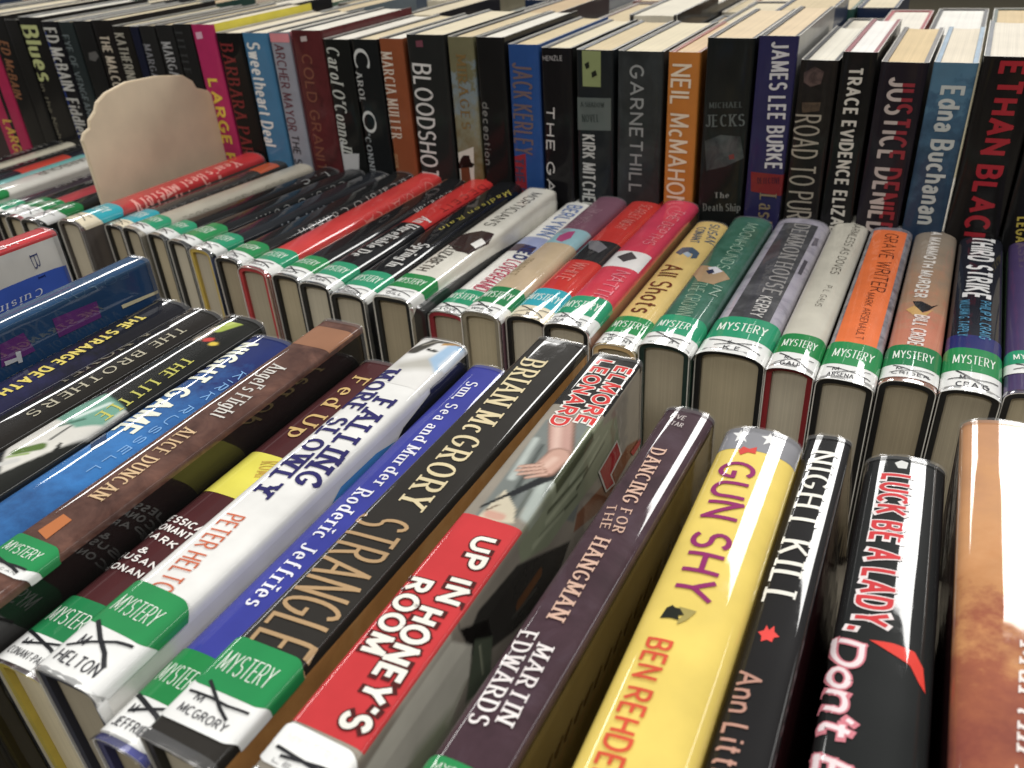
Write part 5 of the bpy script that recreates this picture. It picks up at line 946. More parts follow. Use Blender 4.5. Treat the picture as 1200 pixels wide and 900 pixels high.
    dict(dim=[33.62, 249.36, 146.0], c=4.0, n=5, loc=[-0.1534, 0.761, 0.0, 0.0, 'stand'], label='widest black spine with The Death Ship lettered near its foot', group='upright books in the back row', jacket='#191c1b', left='#191c1b', right='#191c1b', pages='#d8c19b', board='#3c3a38', art=[('text', 'MICHAEL', 'serif', '#4e5654', [-11.61, 201.14], [11.8, 202.96], [-11.89, 205.36], {}), ('text', 'JECKS', 'serif', '#5c6462', [-13.32, 187.49], [14.08, 189.78], [-13.92, 196.7], {}), ('poly', [[-13.98, 177.39], [-2.08, 182.69], [12.3, 182.37], [15.92, 166.81], [2.81, 159.64], [-11.18, 155.16]], ('mottle', 70, '#1c201f', '#3a4040', '#4d5452')), ('poly', [[4.71, 168.1], [8.39, 169.66], [9.32, 165.92], [5.59, 164.99]], '#70302a'), ('text', 'The', 'serif', '#8c8e8a', [-3.19, 134.7], [7.23, 135.76], [-3.51, 139.38], {}), ('text', 'Death Ship', 'serif', '#777a76', [-11.18, 123.58], [16.15, 126.23], [-11.56, 129.71], {})]),
    dict(dim=[26.44, 251.28, 146.0], c=3.17, n=5, loc=[-0.121, 0.761, 0.0, 0.0, 'stand'], label='indigo spine with white capitals and a red block', group='upright books in the back row', jacket='#2b2950', left='#2b2950', right='#8b8a86', pages='#d8c09a', board='#3c3a38', art=[('text', 'JAMES LEE BURKE', 'bold', '#c6c4c6', [-4.52, 246.86], [-0.68, 160.8], [7.89, 247.1], {}), ('poly', [[-10.34, 157.38], [21.78, 156.68], [27.71, 139.95], [-8.99, 142.64]], '#7d2427'), ('text', 'DETECTIVE', 'serif', '#2c1a30', [-4.52, 148.95], [11.37, 150.35], [-4.92, 153.44], {}), ('text', 'Last Car', 'serif', '#857458', [-2.47, 140.71], [-2.0, 94.56], [10.44, 141.92], {'vis': 'Last Car'})]),
    dict(dim=[24.49, 236.51, 146.0], c=2.94, n=5, loc=[-0.0926, 0.761, 0.0, 0.0, 'stand'], label='dark spine lettered ROAD in aged silver under a small picture', group='upright books in the back row', jacket=('mottle', 40, '#161413', '#201d1b', '#171514'), left=('mottle', 40, '#161413', '#201d1b', '#171514'), right=('mottle', 40, '#161413', '#201d1b', '#171514'), pages='#dfd9c8', board='#2a2a30', art=[('poly', [[-9.43, 228.24], [-2.66, 232.34], [3.8, 229.27], [2.6, 221.49], [-3.79, 218.99], [-8.7, 222.14]], ('mottle', 90, '#2a2220', '#574642', '#6b5650')), ('poly', [[-8.22, 208.56], [4.19, 209.21], [3.8, 203.48], [-7.39, 201.7]], ('mottle', 90, '#241e1a', '#5a4a3a', '#3a3028')), ('text', 'ROAD TO PUR', 'sans', '#9c9484', [-12.12, 199.78], [-10.1, 125.71], [5.76, 201.27], {})]),
    dict(dim=[21.76, 242.23, 146.0], c=2.61, n=5, loc=[-0.0678, 0.761, 0.0, 0.0, 'stand'], label='black spine lettered TRACE EVIDENCE in cream', group='upright books in the back row', jacket='#151515', left='#151515', right='#151515', pages='#e6e3dd', board='#8b4048', art=[('text', 'TRACE EVIDENCE ELIZABETH', 'bold', '#c9c4b8', [-6.09, 231.93], [-3.62, 124.16], [3.45, 232.25], {'vis': 'TRACE EVIDENCE ELIZA'})]),
    dict(dim=[28.61, 236.7, 146.0], c=3.43, n=5, loc=[-0.04, 0.761, 0.0, 0.0, 'stand'], label='dark spine lettered JUSTICE DENIED half cream and half red', group='upright books in the back row', jacket='#1f1a22', left='#1f1a22', right='#1f1a22', pages='#d5bb8b', board='#6b6663', art=[('text', 'JUSTICE DENIED', 'bold', '#b9aba4', [-7.83, 226.4], [-6.63, 121.94], [9.43, 227.03], {'col2': '#8e2a34'})]),
    dict(dim=[25.41, 237.31, 146.0], c=3.05, n=5, loc=[-0.0104, 0.761, 0.0, 0.0, 'stand'], label='blue fading spine with pale mixed case lettering', group='upright books in the back row', jacket=[(0, '#1a2036'), (0.4, '#1d2a44'), (0.75, '#2b4258'), (0.95, '#3d5f78'), (1, '#4a7088')], left=[(0, '#1a2036'), (0.4, '#1d2a44'), (0.75, '#2b4258'), (0.95, '#3d5f78'), (1, '#4a7088')], right=[(0, '#1a2036'), (0.4, '#1d2a44'), (0.75, '#2b4258'), (0.95, '#3d5f78'), (1, '#4a7088')], pages='#ddd1ba', board='#7d98ae', art=[('text', 'Edna Buchanan', 'bold', '#b7bcb8', [-5.78, 222.34], [-4.82, 132.03], [8.21, 223.43], {})]),
    dict(dim=[32.87, 241.67, 146.0], c=3.94, n=5, loc=[0.0205, 0.761, 0.0, 0.0, 'stand'], label='black spine with red block capitals at the right end of the back row', group='upright books in the back row', jacket='#171515', left='#171515', right='#171515', pages='#dfd6c4', board='#50565e', art=[('text', 'ETHAN BLACK', 'bold', '#a41f2b', [-6.72, 237.77], [-5.82, 131.88], [8.75, 238.22], {'vis': 'ETHAN BLAC'})]),
    dict(dim=[25.34, 245.11, 146.0], c=3.04, n=5, loc=[0.0511, 0.761, 0.0, 0.0, 'stand'], label='black spine with yellow capitals cut off at the right edge', group='upright books in the back row', jacket='#141414', left='#141414', right='#141414', pages='#e0dacb', board='#3c3a38', art=[('text', 'LEGAL', 'bold', '#b9a53a', [-6.58, 141.95], [-3.95, 121.33], [0.12, 142.7], {})]),
    dict(dim=[34.0, 232.0, 140.0], c=4.0, n=4, loc=[-1.663, 0.778, 0.0, 0.0, 'back'], label='black book, fore-edge out behind the back row, thirty-fifteenth from the right', group='upright books with fore-edges showing behind the back row', jacket='#1a1a1b', board='#1a1a1b', pages='#d0c2a2'),
    dict(dim=[41.0, 242.36, 140.0], c=4.0, n=4, loc=[-1.6225, 0.7857, 0.0, 0.0, 'back'], label='charcoal book, fore-edge out behind the back row, thirty-fourteenth from the right', group='upright books with fore-edges showing behind the back row', jacket='#3a3536', board='#3a3536', pages='#c8b48c'),
    dict(dim=[29.0, 221.54, 140.0], c=4.0, n=4, loc=[-1.5845, 0.7821, 0.0, 0.0, 'back'], label='black book, fore-edge out behind the back row, thirty-thirteenth from the right', group='upright books with fore-edges showing behind the back row', jacket='#1d1d1e', board='#1d1d1e', pages='#d8d0bc'),
    dict(dim=[37.0, 232.2, 140.0], c=4.0, n=4, loc=[-1.5485, 0.7725, 0.0, 0.0, 'back'], label='brown book, fore-edge out behind the back row, thirty-twelfth from the right', group='upright books with fore-edges showing behind the back row', jacket='#5a3a34', board='#5a3a34', pages='#bfa47c'),
    dict(dim=[45.0, 242.26, 140.0], c=4.0, n=4, loc=[-1.5045, 0.7709, 0.0, 0.0, 'back'], label='black book, fore-edge out behind the back row, thirty-eleventh from the right', group='upright books with fore-edges showing behind the back row', jacket='#20211f', board='#20211f', pages='#d0c2a2'),
    dict(dim=[31.0, 221.44, 140.0], c=4.0, n=4, loc=[-1.4635, 0.7797, 0.0, 0.0, 'back'], label='grey-blue book, fore-edge out behind the back row, thirty-tenth from the right', group='upright books with fore-edges showing behind the back row', jacket='#556068', board='#556068', pages='#c8b48c'),
    dict(dim=[39.0, 232.4, 140.0], c=4.0, n=4, loc=[-1.4255, 0.786, 0.0, 0.0, 'back'], label='dark grey book, fore-edge out behind the back row, thirty-ninth from the right', group='upright books with fore-edges showing behind the back row', jacket='#2a2a2c', board='#2a2a2c', pages='#d8d0bc'),
    dict(dim=[48.0, 242.15, 140.0], c=4.0, n=4, loc=[-1.379, 0.7806, 0.0, 0.0, 'back'], label='navy book, fore-edge out behind the back row, thirty-eighth from the right', group='upright books with fore-edges showing behind the back row', jacket='#2c3850', board='#2c3850', pages='#bfa47c'),
    dict(dim=[33.0, 221.35, 140.0], c=4.0, n=4, loc=[-1.3355, 0.7714, 0.0, 0.0, 'back'], label='black book, fore-edge out behind the back row, thirty-seventh from the right', group='upright books with fore-edges showing behind the back row', jacket='#1c1c22', board='#1c1c22', pages='#d0c2a2'),
    dict(dim=[42.0, 232.61, 140.0], c=4.0, n=4, loc=[-1.295, 0.7719, 0.0, 0.0, 'back'], label='dark green book, fore-edge out behind the back row, thirty-sixth from the right', group='upright books with fore-edges showing behind the back row', jacket='#1f3c36', board='#1f3c36', pages='#c8b48c'),
    dict(dim=[36.0, 242.04, 140.0], c=4.0, n=4, loc=[-1.253, 0.7814, 0.0, 0.0, 'back'], label='black book, fore-edge out behind the back row, thirty-fifth from the right', group='upright books with fore-edges showing behind the back row', jacket='#1a1a1b', board='#1a1a1b', pages='#d8d0bc'),
    dict(dim=[47.0, 221.26, 140.0], c=4.0, n=4, loc=[-1.2085, 0.7859, 0.0, 0.0, 'back'], label='charcoal book, fore-edge out behind the back row, thirty-fourth from the right', group='upright books with fore-edges showing behind the back row', jacket='#3a3536', board='#3a3536', pages='#bfa47c'),
    dict(dim=[30.0, 232.81, 140.0], c=4.0, n=4, loc=[-1.167, 0.7789, 0.0, 0.0, 'back'], label='black book, fore-edge out behind the back row, thirty-third from the right', group='upright books with fore-edges showing behind the back row', jacket='#1d1d1e', board='#1d1d1e', pages='#d0c2a2'),
    dict(dim=[38.0, 241.93, 140.0], c=4.0, n=4, loc=[-1.13, 0.7706, 0.0, 0.0, 'back'], label='brown book, fore-edge out behind the back row, thirty-second from the right', group='upright books with fore-edges showing behind the back row', jacket='#5a3a34', board='#5a3a34', pages='#c8b48c'),
    dict(dim=[44.0, 221.17, 140.0], c=4.0, n=4, loc=[-1.086, 0.7732, 0.0, 0.0, 'back'], label='black book, fore-edge out behind the back row, thirty-first from the right', group='upright books with fore-edges showing behind the back row', jacket='#20211f', board='#20211f', pages='#d8d0bc'),
    dict(dim=[34.0, 233.01, 140.0], c=4.0, n=4, loc=[-1.044, 0.7828, 0.0, 0.0, 'back'], label='grey-blue book, fore-edge out behind the back row, thirtieth from the right', group='upright books with fore-edges showing behind the back row', jacket='#556068', board='#556068', pages='#bfa47c'),
    dict(dim=[41.0, 241.81, 140.0], c=4.0, n=4, loc=[-1.0035, 0.7854, 0.0, 0.0, 'back'], label='dark grey book, fore-edge out behind the back row, twenty-ninth from the right', group='upright books with fore-edges showing behind the back row', jacket='#2a2a2c', board='#2a2a2c', pages='#d0c2a2'),
    dict(dim=[29.0, 221.08, 140.0], c=4.0, n=4, loc=[-0.9655, 0.7771, 0.0, 0.0, 'back'], label='navy book, fore-edge out behind the back row, twenty-eighth from the right', group='upright books with fore-edges showing behind the back row', jacket='#2c3850', board='#2c3850', pages='#c8b48c'),
    dict(dim=[37.0, 233.21, 140.0], c=4.0, n=4, loc=[-0.9295, 0.7701, 0.0, 0.0, 'back'], label='black book, fore-edge out behind the back row, twenty-seventh from the right', group='upright books with fore-edges showing behind the back row', jacket='#1c1c22', board='#1c1c22', pages='#d8d0bc'),
    dict(dim=[45.0, 241.7, 140.0], c=4.0, n=4, loc=[-0.8855, 0.7746, 0.0, 0.0, 'back'], label='dark green book, fore-edge out behind the back row, twenty-sixth from the right', group='upright books with fore-edges showing behind the back row', jacket='#1f3c36', board='#1f3c36', pages='#bfa47c'),
    dict(dim=[31.0, 221.0, 140.0], c=4.0, n=4, loc=[-0.8445, 0.7841, 0.0, 0.0, 'back'], label='black book, fore-edge out behind the back row, twenty-fifth from the right', group='upright books with fore-edges showing behind the back row', jacket='#1a1a1b', board='#1a1a1b', pages='#d0c2a2'),
    dict(dim=[39.0, 233.41, 140.0], c=4.0, n=4, loc=[-0.8065, 0.7846, 0.0, 0.0, 'back'], label='charcoal book, fore-edge out behind the back row, twenty-fourth from the right', group='upright books with fore-edges showing behind the back row', jacket='#3a3536', board='#3a3536', pages='#c8b48c'),
    dict(dim=[48.0, 241.58, 140.0], c=4.0, n=4, loc=[-0.76, 0.7754, 0.0, 0.0, 'back'], label='black book, fore-edge out behind the back row, twenty-third from the right', group='upright books with fore-edges showing behind the back row', jacket='#1d1d1e', board='#1d1d1e', pages='#d8d0bc'),
    dict(dim=[33.0, 220.92, 140.0], c=4.0, n=4, loc=[-0.7165, 0.77, 0.0, 0.0, 'back'], label='brown book, fore-edge out behind the back row, twenty-second from the right', group='upright books with fore-edges showing behind the back row', jacket='#5a3a34', board='#5a3a34', pages='#bfa47c'),
    dict(dim=[42.0, 233.61, 140.0], c=4.0, n=4, loc=[-0.676, 0.7763, 0.0, 0.0, 'back'], label='black book, fore-edge out behind the back row, twenty-first from the right', group='upright books with fore-edges showing behind the back row', jacket='#20211f', board='#20211f', pages='#d0c2a2'),
    dict(dim=[36.0, 241.45, 140.0], c=4.0, n=4, loc=[-0.634, 0.7851, 0.0, 0.0, 'back'], label='grey-blue book, fore-edge out behind the back row, twentieth from the right', group='upright books with fore-edges showing behind the back row', jacket='#556068', board='#556068', pages='#c8b48c'),
    dict(dim=[47.0, 220.85, 140.0], c=4.0, n=4, loc=[-0.5895, 0.7835, 0.0, 0.0, 'back'], label='dark grey book, fore-edge out behind the back row, nineteenth from the right', group='upright books with fore-edges showing behind the back row', jacket='#2a2a2c', board='#2a2a2c', pages='#d8d0bc'),
    dict(dim=[30.0, 233.81, 140.0], c=4.0, n=4, loc=[-0.548, 0.7739, 0.0, 0.0, 'back'], label='navy book, fore-edge out behind the back row, eighteenth from the right', group='upright books with fore-edges showing behind the back row', jacket='#2c3850', board='#2c3850', pages='#bfa47c'),
    dict(dim=[38.0, 241.33, 140.0], c=4.0, n=4, loc=[-0.511, 0.7703, 0.0, 0.0, 'back'], label='black book, fore-edge out behind the back row, seventeenth from the right', group='upright books with fore-edges showing behind the back row', jacket='#1c1c22', board='#1c1c22', pages='#d0c2a2'),
    dict(dim=[44.0, 220.77, 140.0], c=4.0, n=4, loc=[-0.467, 0.778, 0.0, 0.0, 'back'], label='dark green book, fore-edge out behind the back row, sixteenth from the right', group='upright books with fore-edges showing behind the back row', jacket='#1f3c36', board='#1f3c36', pages='#c8b48c'),
    dict(dim=[34.0, 234.01, 140.0], c=4.0, n=4, loc=[-0.425, 0.7857, 0.0, 0.0, 'back'], label='black book, fore-edge out behind the back row, fifteenth from the right', group='upright books with fore-edges showing behind the back row', jacket='#1a1a1b', board='#1a1a1b', pages='#d8d0bc'),
    dict(dim=[41.0, 241.2, 140.0], c=4.0, n=4, loc=[-0.3845, 0.7821, 0.0, 0.0, 'back'], label='charcoal book, fore-edge out behind the back row, fourteenth from the right', group='upright books with fore-edges showing behind the back row', jacket='#3a3536', board='#3a3536', pages='#bfa47c'),
    dict(dim=[29.0, 220.7, 140.0], c=4.0, n=4, loc=[-0.3465, 0.7725, 0.0, 0.0, 'back'], label='black book, fore-edge out behind the back row, thirteenth from the right', group='upright books with fore-edges showing behind the back row', jacket='#1d1d1e', board='#1d1d1e', pages='#d0c2a2'),
    dict(dim=[37.0, 234.21, 140.0], c=4.0, n=4, loc=[-0.3105, 0.7709, 0.0, 0.0, 'back'], label='brown book, fore-edge out behind the back row, twelfth from the right', group='upright books with fore-edges showing behind the back row', jacket='#5a3a34', board='#5a3a34', pages='#c8b48c'),
    dict(dim=[45.0, 241.07, 140.0], c=4.0, n=4, loc=[-0.2665, 0.7797, 0.0, 0.0, 'back'], label='black book, fore-edge out behind the back row, eleventh from the right', group='upright books with fore-edges showing behind the back row', jacket='#20211f', board='#20211f', pages='#d8d0bc'),
    dict(dim=[31.0, 220.64, 140.0], c=4.0, n=4, loc=[-0.2255, 0.786, 0.0, 0.0, 'back'], label='grey-blue book, fore-edge out behind the back row, tenth from the right', group='upright books with fore-edges showing behind the back row', jacket='#556068', board='#556068', pages='#bfa47c'),
    dict(dim=[39.0, 234.4, 140.0], c=4.0, n=4, loc=[-0.1875, 0.7805, 0.0, 0.0, 'back'], label='dark grey book, fore-edge out behind the back row, ninth from the right', group='upright books with fore-edges showing behind the back row', jacket='#2a2a2c', board='#2a2a2c', pages='#d0c2a2'),
    dict(dim=[48.0, 240.93, 140.0], c=4.0, n=4, loc=[-0.141, 0.7714, 0.0, 0.0, 'back'], label='navy book, fore-edge out behind the back row, eighth from the right', group='upright books with fore-edges showing behind the back row', jacket='#2c3850', board='#2c3850', pages='#c8b48c'),
    dict(dim=[33.0, 220.57, 140.0], c=4.0, n=4, loc=[-0.0975, 0.7719, 0.0, 0.0, 'back'], label='black book, fore-edge out behind the back row, seventh from the right', group='upright books with fore-edges showing behind the back row', jacket='#1c1c22', board='#1c1c22', pages='#d8d0bc'),
    dict(dim=[36.0, 229.0, 138.0], c=4.0, n=4, loc=[-0.06, 0.768, 0.0, 0.0, 'back'], label='red book, fore-edge out behind the back row, sixth from the right', group='upright books with fore-edges showing behind the back row', jacket='#a03038', board='#a03038', pages='#ddd6c8'),
    dict(dim=[40.0, 230.0, 138.0], c=4.0, n=4, loc=[-0.018, 0.771, 0.0, 0.0, 'back'], label='black book, fore-edge out behind the back row, fifth from the right', group='upright books with fore-edges showing behind the back row', jacket='#26262a', board='#26262a', pages='#e2dfd6'),
    dict(dim=[46.0, 230.0, 138.0], c=4.0, n=4, loc=[0.029, 0.774, 0.0, 0.0, 'back'], label='green book, fore-edge out behind the back row, fourth from the right', group='upright books with fore-edges showing behind the back row', jacket='#1e3a26', board='#1e3a26', pages='#cfb689'),
    dict(dim=[43.0, 228.0, 138.0], c=4.0, n=4, loc=[0.0775, 0.768, 0.0, 0.0, 'back'], label='brown book, fore-edge out behind the back row, third from the right', group='upright books with fore-edges showing behind the back row', jacket='#2b1f1a', board='#2b1f1a', pages='#d5c4a0'),
    dict(dim=[50.0, 232.0, 138.0], c=4.0, n=4, loc=[0.128, 0.771, 0.0, 0.0, 'back'], label='grey book, fore-edge out behind the back row, second from the right', group='upright books with fore-edges showing behind the back row', jacket='#55606a', board='#55606a', pages='#d3c6ae'),
    dict(dim=[45.0, 230.0, 138.0], c=4.0, n=4, loc=[0.1795, 0.774, 0.0, 0.0, 'back'], label='black book, fore-edge out behind the back row, first from the right', group='upright books with fore-edges showing behind the back row', jacket='#1c1c22', board='#1c1c22', pages='#e2cfa8'),
    dict(dim=[30.0, 226.0, 140.0], c=4.0, n=4, loc=[-1.585, 1.07, 0.0, 0.0, 'stand'], label='teal book in the farthest row, first teal one from the left', group='upright books with spines in the farthest row', jacket='#2f5a50', board='#2f5a50', pages='#d0c2a2'),
    dict(dim=[36.0, 227.13, 140.0], c=4.0, n=4, loc=[-1.55, 1.0759, 0.0, 0.0, 'stand'], label='navy book in the farthest row, first navy one from the left', group='upright books with spines in the farthest row', jacket='#23304a', board='#23304a', pages='#d8d0bc'),
    dict(dim=[28.0, 223.76, 140.0], c=4.0, n=4, loc=[-1.516, 1.0685, 0.0, 0.0, 'stand'], label='sage green book in the farthest row, first sage green one from the left', group='upright books with spines in the farthest row', jacket='#3f5a4a', board='#3f5a4a', pages='#c3b28c'),
    dict(dim=[26.0, 229.3, 140.0], c=4.0, n=4, loc=[-1.487, 1.0644, 0.0, 0.0, 'stand'], label='grey book in the farthest row, first grey one from the left', group='upright books with spines in the farthest row', jacket='#6b7076', board='#6b7076', pages='#d0c2a2'),
    dict(dim=[34.0, 221.71, 140.0], c=4.0, n=4, loc=[-1.455, 1.073, 0.0, 0.0, 'stand'], label='taupe book in the farthest row, first taupe one from the left', group='upright books with spines in the farthest row', jacket='#5c5348', board='#5c5348', pages='#d8d0bc'),
    dict(dim=[30.0, 231.2, 140.0], c=4.0, n=4, loc=[-1.421, 1.0748, 0.0, 0.0, 'stand'], label='brick red book in the farthest row, first brick red one from the left', group='upright books with spines in the farthest row', jacket='#7a3a34', board='#7a3a34', pages='#c3b28c'),
    dict(dim=[33.0, 219.99, 140.0], c=4.0, n=4, loc=[-1.3875, 1.0658, 0.0, 0.0, 'stand'], label='slate blue book in the farthest row, first slate blue one from the left', group='upright books with spines in the farthest row', jacket='#3d4a5c', board='#3d4a5c', pages='#d0c2a2'),
    dict(dim=[30.0, 232.69, 140.0], c=4.0, n=4, loc=[-1.354, 1.0663, 0.0, 0.0, 'stand'], label='black book in the farthest row, first black one from the left', group='upright books with spines in the farthest row', jacket='#2c2a2c', board='#2c2a2c', pages='#d8d0bc'),
    dict(dim=[24.0, 218.76, 140.0], c=4.0, n=4, loc=[-1.325, 1.0752, 0.0, 0.0, 'stand'], label='cream book in the farthest row, first cream one from the left', group='upright books with spines in the farthest row', jacket='#c9bfa8', board='#c9bfa8', pages='#c3b28c'),
    dict(dim=[40.0, 233.65, 140.0], c=4.0, n=4, loc=[-1.291, 1.0724, 0.0, 0.0, 'stand'], label='rust book in the farthest row, first rust one from the left', group='upright books with spines in the farthest row', jacket='#8c5a30', board='#8c5a30', pages='#d0c2a2'),
    dict(dim=[31.0, 218.1, 140.0], c=4.0, n=4, loc=[-1.2535, 1.0642, 0.0, 0.0, 'stand'], label='khaki book in the farthest row, first khaki one from the left', group='upright books with spines in the farthest row', jacket='#6f6a58', board='#6f6a58', pages='#d8d0bc'),
    dict(dim=[30.0, 234.0, 140.0], c=4.0, n=4, loc=[-1.221, 1.0691, 0.0, 0.0, 'stand'], label='teal book in the farthest row, second teal one from the left', group='upright books with spines in the farthest row', jacket='#2f5a50', board='#2f5a50', pages='#c3b28c'),
    dict(dim=[36.0, 218.07, 140.0], c=4.0, n=4, loc=[-1.186, 1.076, 0.0, 0.0, 'stand'], label='navy book in the farthest row, second navy one from the left', group='upright books with spines in the farthest row', jacket='#23304a', board='#23304a', pages='#d0c2a2'),
    dict(dim=[28.0, 233.71, 140.0], c=4.0, n=4, loc=[-1.152, 1.0693, 0.0, 0.0, 'stand'], label='sage green book in the farthest row, second sage green one from the left', group='upright books with spines in the farthest row', jacket='#3f5a4a', board='#3f5a4a', pages='#d8d0bc'),
    dict(dim=[26.0, 218.67, 140.0], c=4.0, n=4, loc=[-1.123, 1.0642, 0.0, 0.0, 'stand'], label='grey book in the farthest row, second grey one from the left', group='upright books with spines in the farthest row', jacket='#6b7076', board='#6b7076', pages='#c3b28c'),
    dict(dim=[34.0, 232.81, 140.0], c=4.0, n=4, loc=[-1.091, 1.0722, 0.0, 0.0, 'stand'], label='taupe book in the farthest row, second taupe one from the left', group='upright books with spines in the farthest row', jacket='#5c5348', board='#5c5348', pages='#d0c2a2'),
    dict(dim=[30.0, 219.85, 140.0], c=4.0, n=4, loc=[-1.057, 1.0753, 0.0, 0.0, 'stand'], label='brick red book in the farthest row, second brick red one from the left', group='upright books with spines in the farthest row', jacket='#7a3a34', board='#7a3a34', pages='#d8d0bc'),
    dict(dim=[33.0, 231.36, 140.0], c=4.0, n=4, loc=[-1.0235, 1.0665, 0.0, 0.0, 'stand'], label='slate blue book in the farthest row, second slate blue one from the left', group='upright books with spines in the farthest row', jacket='#3d4a5c', board='#3d4a5c', pages='#c3b28c'),
    dict(dim=[30.0, 221.53, 140.0], c=4.0, n=4, loc=[-0.99, 1.0656, 0.0, 0.0, 'stand'], label='black book in the farthest row, second black one from the left', group='upright books with spines in the farthest row', jacket='#2c2a2c', board='#2c2a2c', pages='#d0c2a2'),
    dict(dim=[24.0, 229.49, 140.0], c=4.0, n=4, loc=[-0.961, 1.0746, 0.0, 0.0, 'stand'], label='cream book in the farthest row, second cream one from the left', group='upright books with spines in the farthest row', jacket='#c9bfa8', board='#c9bfa8', pages='#d8d0bc'),
    dict(dim=[40.0, 223.56, 140.0], c=4.0, n=4, loc=[-0.927, 1.0732, 0.0, 0.0, 'stand'], label='rust book in the farthest row, second rust one from the left', group='upright books with spines in the farthest row', jacket='#8c5a30', board='#8c5a30', pages='#c3b28c'),
    dict(dim=[31.0, 227.34, 140.0], c=4.0, n=4, loc=[-0.8895, 1.0645, 0.0, 0.0, 'stand'], label='khaki book in the farthest row, second khaki one from the left', group='upright books with spines in the farthest row', jacket='#6f6a58', board='#6f6a58', pages='#d0c2a2'),
    dict(dim=[30.0, 225.79, 140.0], c=4.0, n=4, loc=[-0.857, 1.0682, 0.0, 0.0, 'stand'], label='teal book in the farthest row, third teal one from the left', group='upright books with spines in the farthest row', jacket='#2f5a50', board='#2f5a50', pages='#d8d0bc'),
    dict(dim=[36.0, 225.08, 140.0], c=4.0, n=4, loc=[-0.822, 1.0759, 0.0, 0.0, 'stand'], label='navy book in the farthest row, third navy one from the left', group='upright books with spines in the farthest row', jacket='#23304a', board='#23304a', pages='#c3b28c'),
    dict(dim=[28.0, 228.03, 140.0], c=4.0, n=4, loc=[-0.788, 1.0702, 0.0, 0.0, 'stand'], label='sage green book in the farthest row, third sage green one from the left', group='upright books with spines in the farthest row', jacket='#3f5a4a', board='#3f5a4a', pages='#d0c2a2'),
    dict(dim=[26.0, 222.9, 140.0], c=4.0, n=4, loc=[-0.759, 1.064, 0.0, 0.0, 'stand'], label='grey book in the farthest row, third grey one from the left', group='upright books with spines in the farthest row', jacket='#6b7076', board='#6b7076', pages='#d8d0bc'),
    dict(dim=[34.0, 230.11, 140.0], c=4.0, n=4, loc=[-0.727, 1.0713, 0.0, 0.0, 'stand'], label='taupe book in the farthest row, third taupe one from the left', group='upright books with spines in the farthest row', jacket='#5c5348', board='#5c5348', pages='#c3b28c'),
    dict(dim=[30.0, 220.96, 140.0], c=4.0, n=4, loc=[-0.693, 1.0756, 0.0, 0.0, 'stand'], label='brick red book in the farthest row, third brick red one from the left', group='upright books with spines in the farthest row', jacket='#7a3a34', board='#7a3a34', pages='#d0c2a2'),
    dict(dim=[33.0, 231.87, 140.0], c=4.0, n=4, loc=[-0.6595, 1.0673, 0.0, 0.0, 'stand'], label='slate blue book in the farthest row, third slate blue one from the left', group='upright books with spines in the farthest row', jacket='#3d4a5c', board='#3d4a5c', pages='#d8d0bc'),
    dict(dim=[30.0, 219.43, 140.0], c=4.0, n=4, loc=[-0.626, 1.0651, 0.0, 0.0, 'stand'], label='black book in the farthest row, third black one from the left', group='upright books with spines in the farthest row', jacket='#2c2a2c', board='#2c2a2c', pages='#c3b28c'),
    dict(dim=[24.0, 233.15, 140.0], c=4.0, n=4, loc=[-0.597, 1.074, 0.0, 0.0, 'stand'], label='cream book in the farthest row, third cream one from the left', group='upright books with spines in the farthest row', jacket='#c9bfa8', board='#c9bfa8', pages='#d0c2a2'),
    dict(dim=[40.0, 218.41, 140.0], c=4.0, n=4, loc=[-0.563, 1.0739, 0.0, 0.0, 'stand'], label='rust book in the farthest row, third rust one from the left', group='upright books with spines in the farthest row', jacket='#8c5a30', board='#8c5a30', pages='#d8d0bc'),
    dict(dim=[31.0, 233.87, 140.0], c=4.0, n=4, loc=[-0.5255, 1.065, 0.0, 0.0, 'stand'], label='khaki book in the farthest row, third khaki one from the left', group='upright books with spines in the farthest row', jacket='#6f6a58', board='#6f6a58', pages='#c3b28c'),
    dict(dim=[30.0, 218.01, 140.0], c=4.0, n=4, loc=[-0.493, 1.0674, 0.0, 0.0, 'stand'], label='teal book in the farthest row, fourth teal one from the left', group='upright books with spines in the farthest row', jacket='#2f5a50', board='#2f5a50', pages='#d0c2a2'),
    dict(dim=[36.0, 233.96, 140.0], c=4.0, n=4, loc=[-0.458, 1.0757, 0.0, 0.0, 'stand'], label='navy book in the farthest row, fourth navy one from the left', group='upright books with spines in the farthest row', jacket='#23304a', board='#23304a', pages='#d8d0bc'),
    dict(dim=[28.0, 218.24, 140.0], c=4.0, n=4, loc=[-0.424, 1.0711, 0.0, 0.0, 'stand'], label='sage green book in the farthest row, fourth sage green one from the left', group='upright books with spines in the farthest row', jacket='#3f5a4a', board='#3f5a4a', pages='#c3b28c'),
    dict(dim=[26.0, 233.41, 140.0], c=4.0, n=4, loc=[-0.395, 1.064, 0.0, 0.0, 'stand'], label='grey book in the farthest row, fourth grey one from the left', group='upright books with spines in the farthest row', jacket='#6b7076', board='#6b7076', pages='#d0c2a2'),
    dict(dim=[34.0, 219.08, 140.0], c=4.0, n=4, loc=[-0.363, 1.0704, 0.0, 0.0, 'stand'], label='taupe book in the farthest row, fourth taupe one from the left', group='upright books with spines in the farthest row', jacket='#5c5348', board='#5c5348', pages='#d8d0bc'),
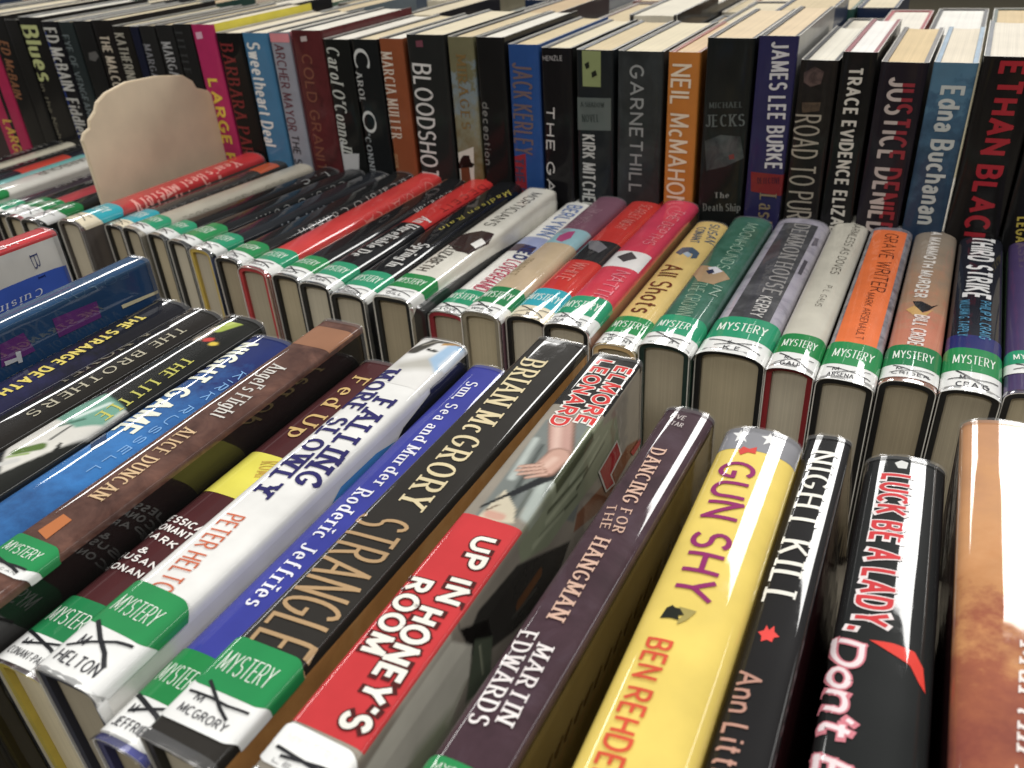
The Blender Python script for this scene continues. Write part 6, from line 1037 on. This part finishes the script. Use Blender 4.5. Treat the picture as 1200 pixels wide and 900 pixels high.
    dict(dim=[30.0, 232.28, 140.0], c=4.0, n=4, loc=[-0.329, 1.0759, 0.0, 0.0, 'stand'], label='brick red book in the farthest row, fourth brick red one from the left', group='upright books with spines in the farthest row', jacket='#7a3a34', board='#7a3a34', pages='#c3b28c'),
    dict(dim=[33.0, 220.48, 140.0], c=4.0, n=4, loc=[-0.2955, 1.0681, 0.0, 0.0, 'stand'], label='slate blue book in the farthest row, fourth slate blue one from the left', group='upright books with spines in the farthest row', jacket='#3d4a5c', board='#3d4a5c', pages='#d0c2a2'),
    dict(dim=[30.0, 230.64, 140.0], c=4.0, n=4, loc=[-0.262, 1.0646, 0.0, 0.0, 'stand'], label='black book in the farthest row, fourth black one from the left', group='upright books with spines in the farthest row', jacket='#2c2a2c', board='#2c2a2c', pages='#d8d0bc'),
    dict(dim=[24.0, 222.32, 140.0], c=4.0, n=4, loc=[-0.233, 1.0733, 0.0, 0.0, 'stand'], label='cream book in the farthest row, fourth cream one from the left', group='upright books with spines in the farthest row', jacket='#c9bfa8', board='#c9bfa8', pages='#c3b28c'),
    dict(dim=[40.0, 228.64, 140.0], c=4.0, n=4, loc=[-0.199, 1.0745, 0.0, 0.0, 'stand'], label='rust book in the farthest row, fourth rust one from the left', group='upright books with spines in the farthest row', jacket='#8c5a30', board='#8c5a30', pages='#d0c2a2'),
    dict(dim=[31.0, 224.45, 140.0], c=4.0, n=4, loc=[-0.1615, 1.0655, 0.0, 0.0, 'stand'], label='khaki book in the farthest row, fourth khaki one from the left', group='upright books with spines in the farthest row', jacket='#6f6a58', board='#6f6a58', pages='#d8d0bc'),
    dict(dim=[30.0, 226.42, 140.0], c=4.0, n=4, loc=[-0.129, 1.0666, 0.0, 0.0, 'stand'], label='teal book in the farthest row, fifth teal one from the left', group='upright books with spines in the farthest row', jacket='#2f5a50', board='#2f5a50', pages='#c3b28c'),
    dict(dim=[36.0, 226.71, 140.0], c=4.0, n=4, loc=[-0.094, 1.0754, 0.0, 0.0, 'stand'], label='navy book in the farthest row, fifth navy one from the left', group='upright books with spines in the farthest row', jacket='#23304a', board='#23304a', pages='#d0c2a2'),
]

for b in BOOKS:
    book(b)
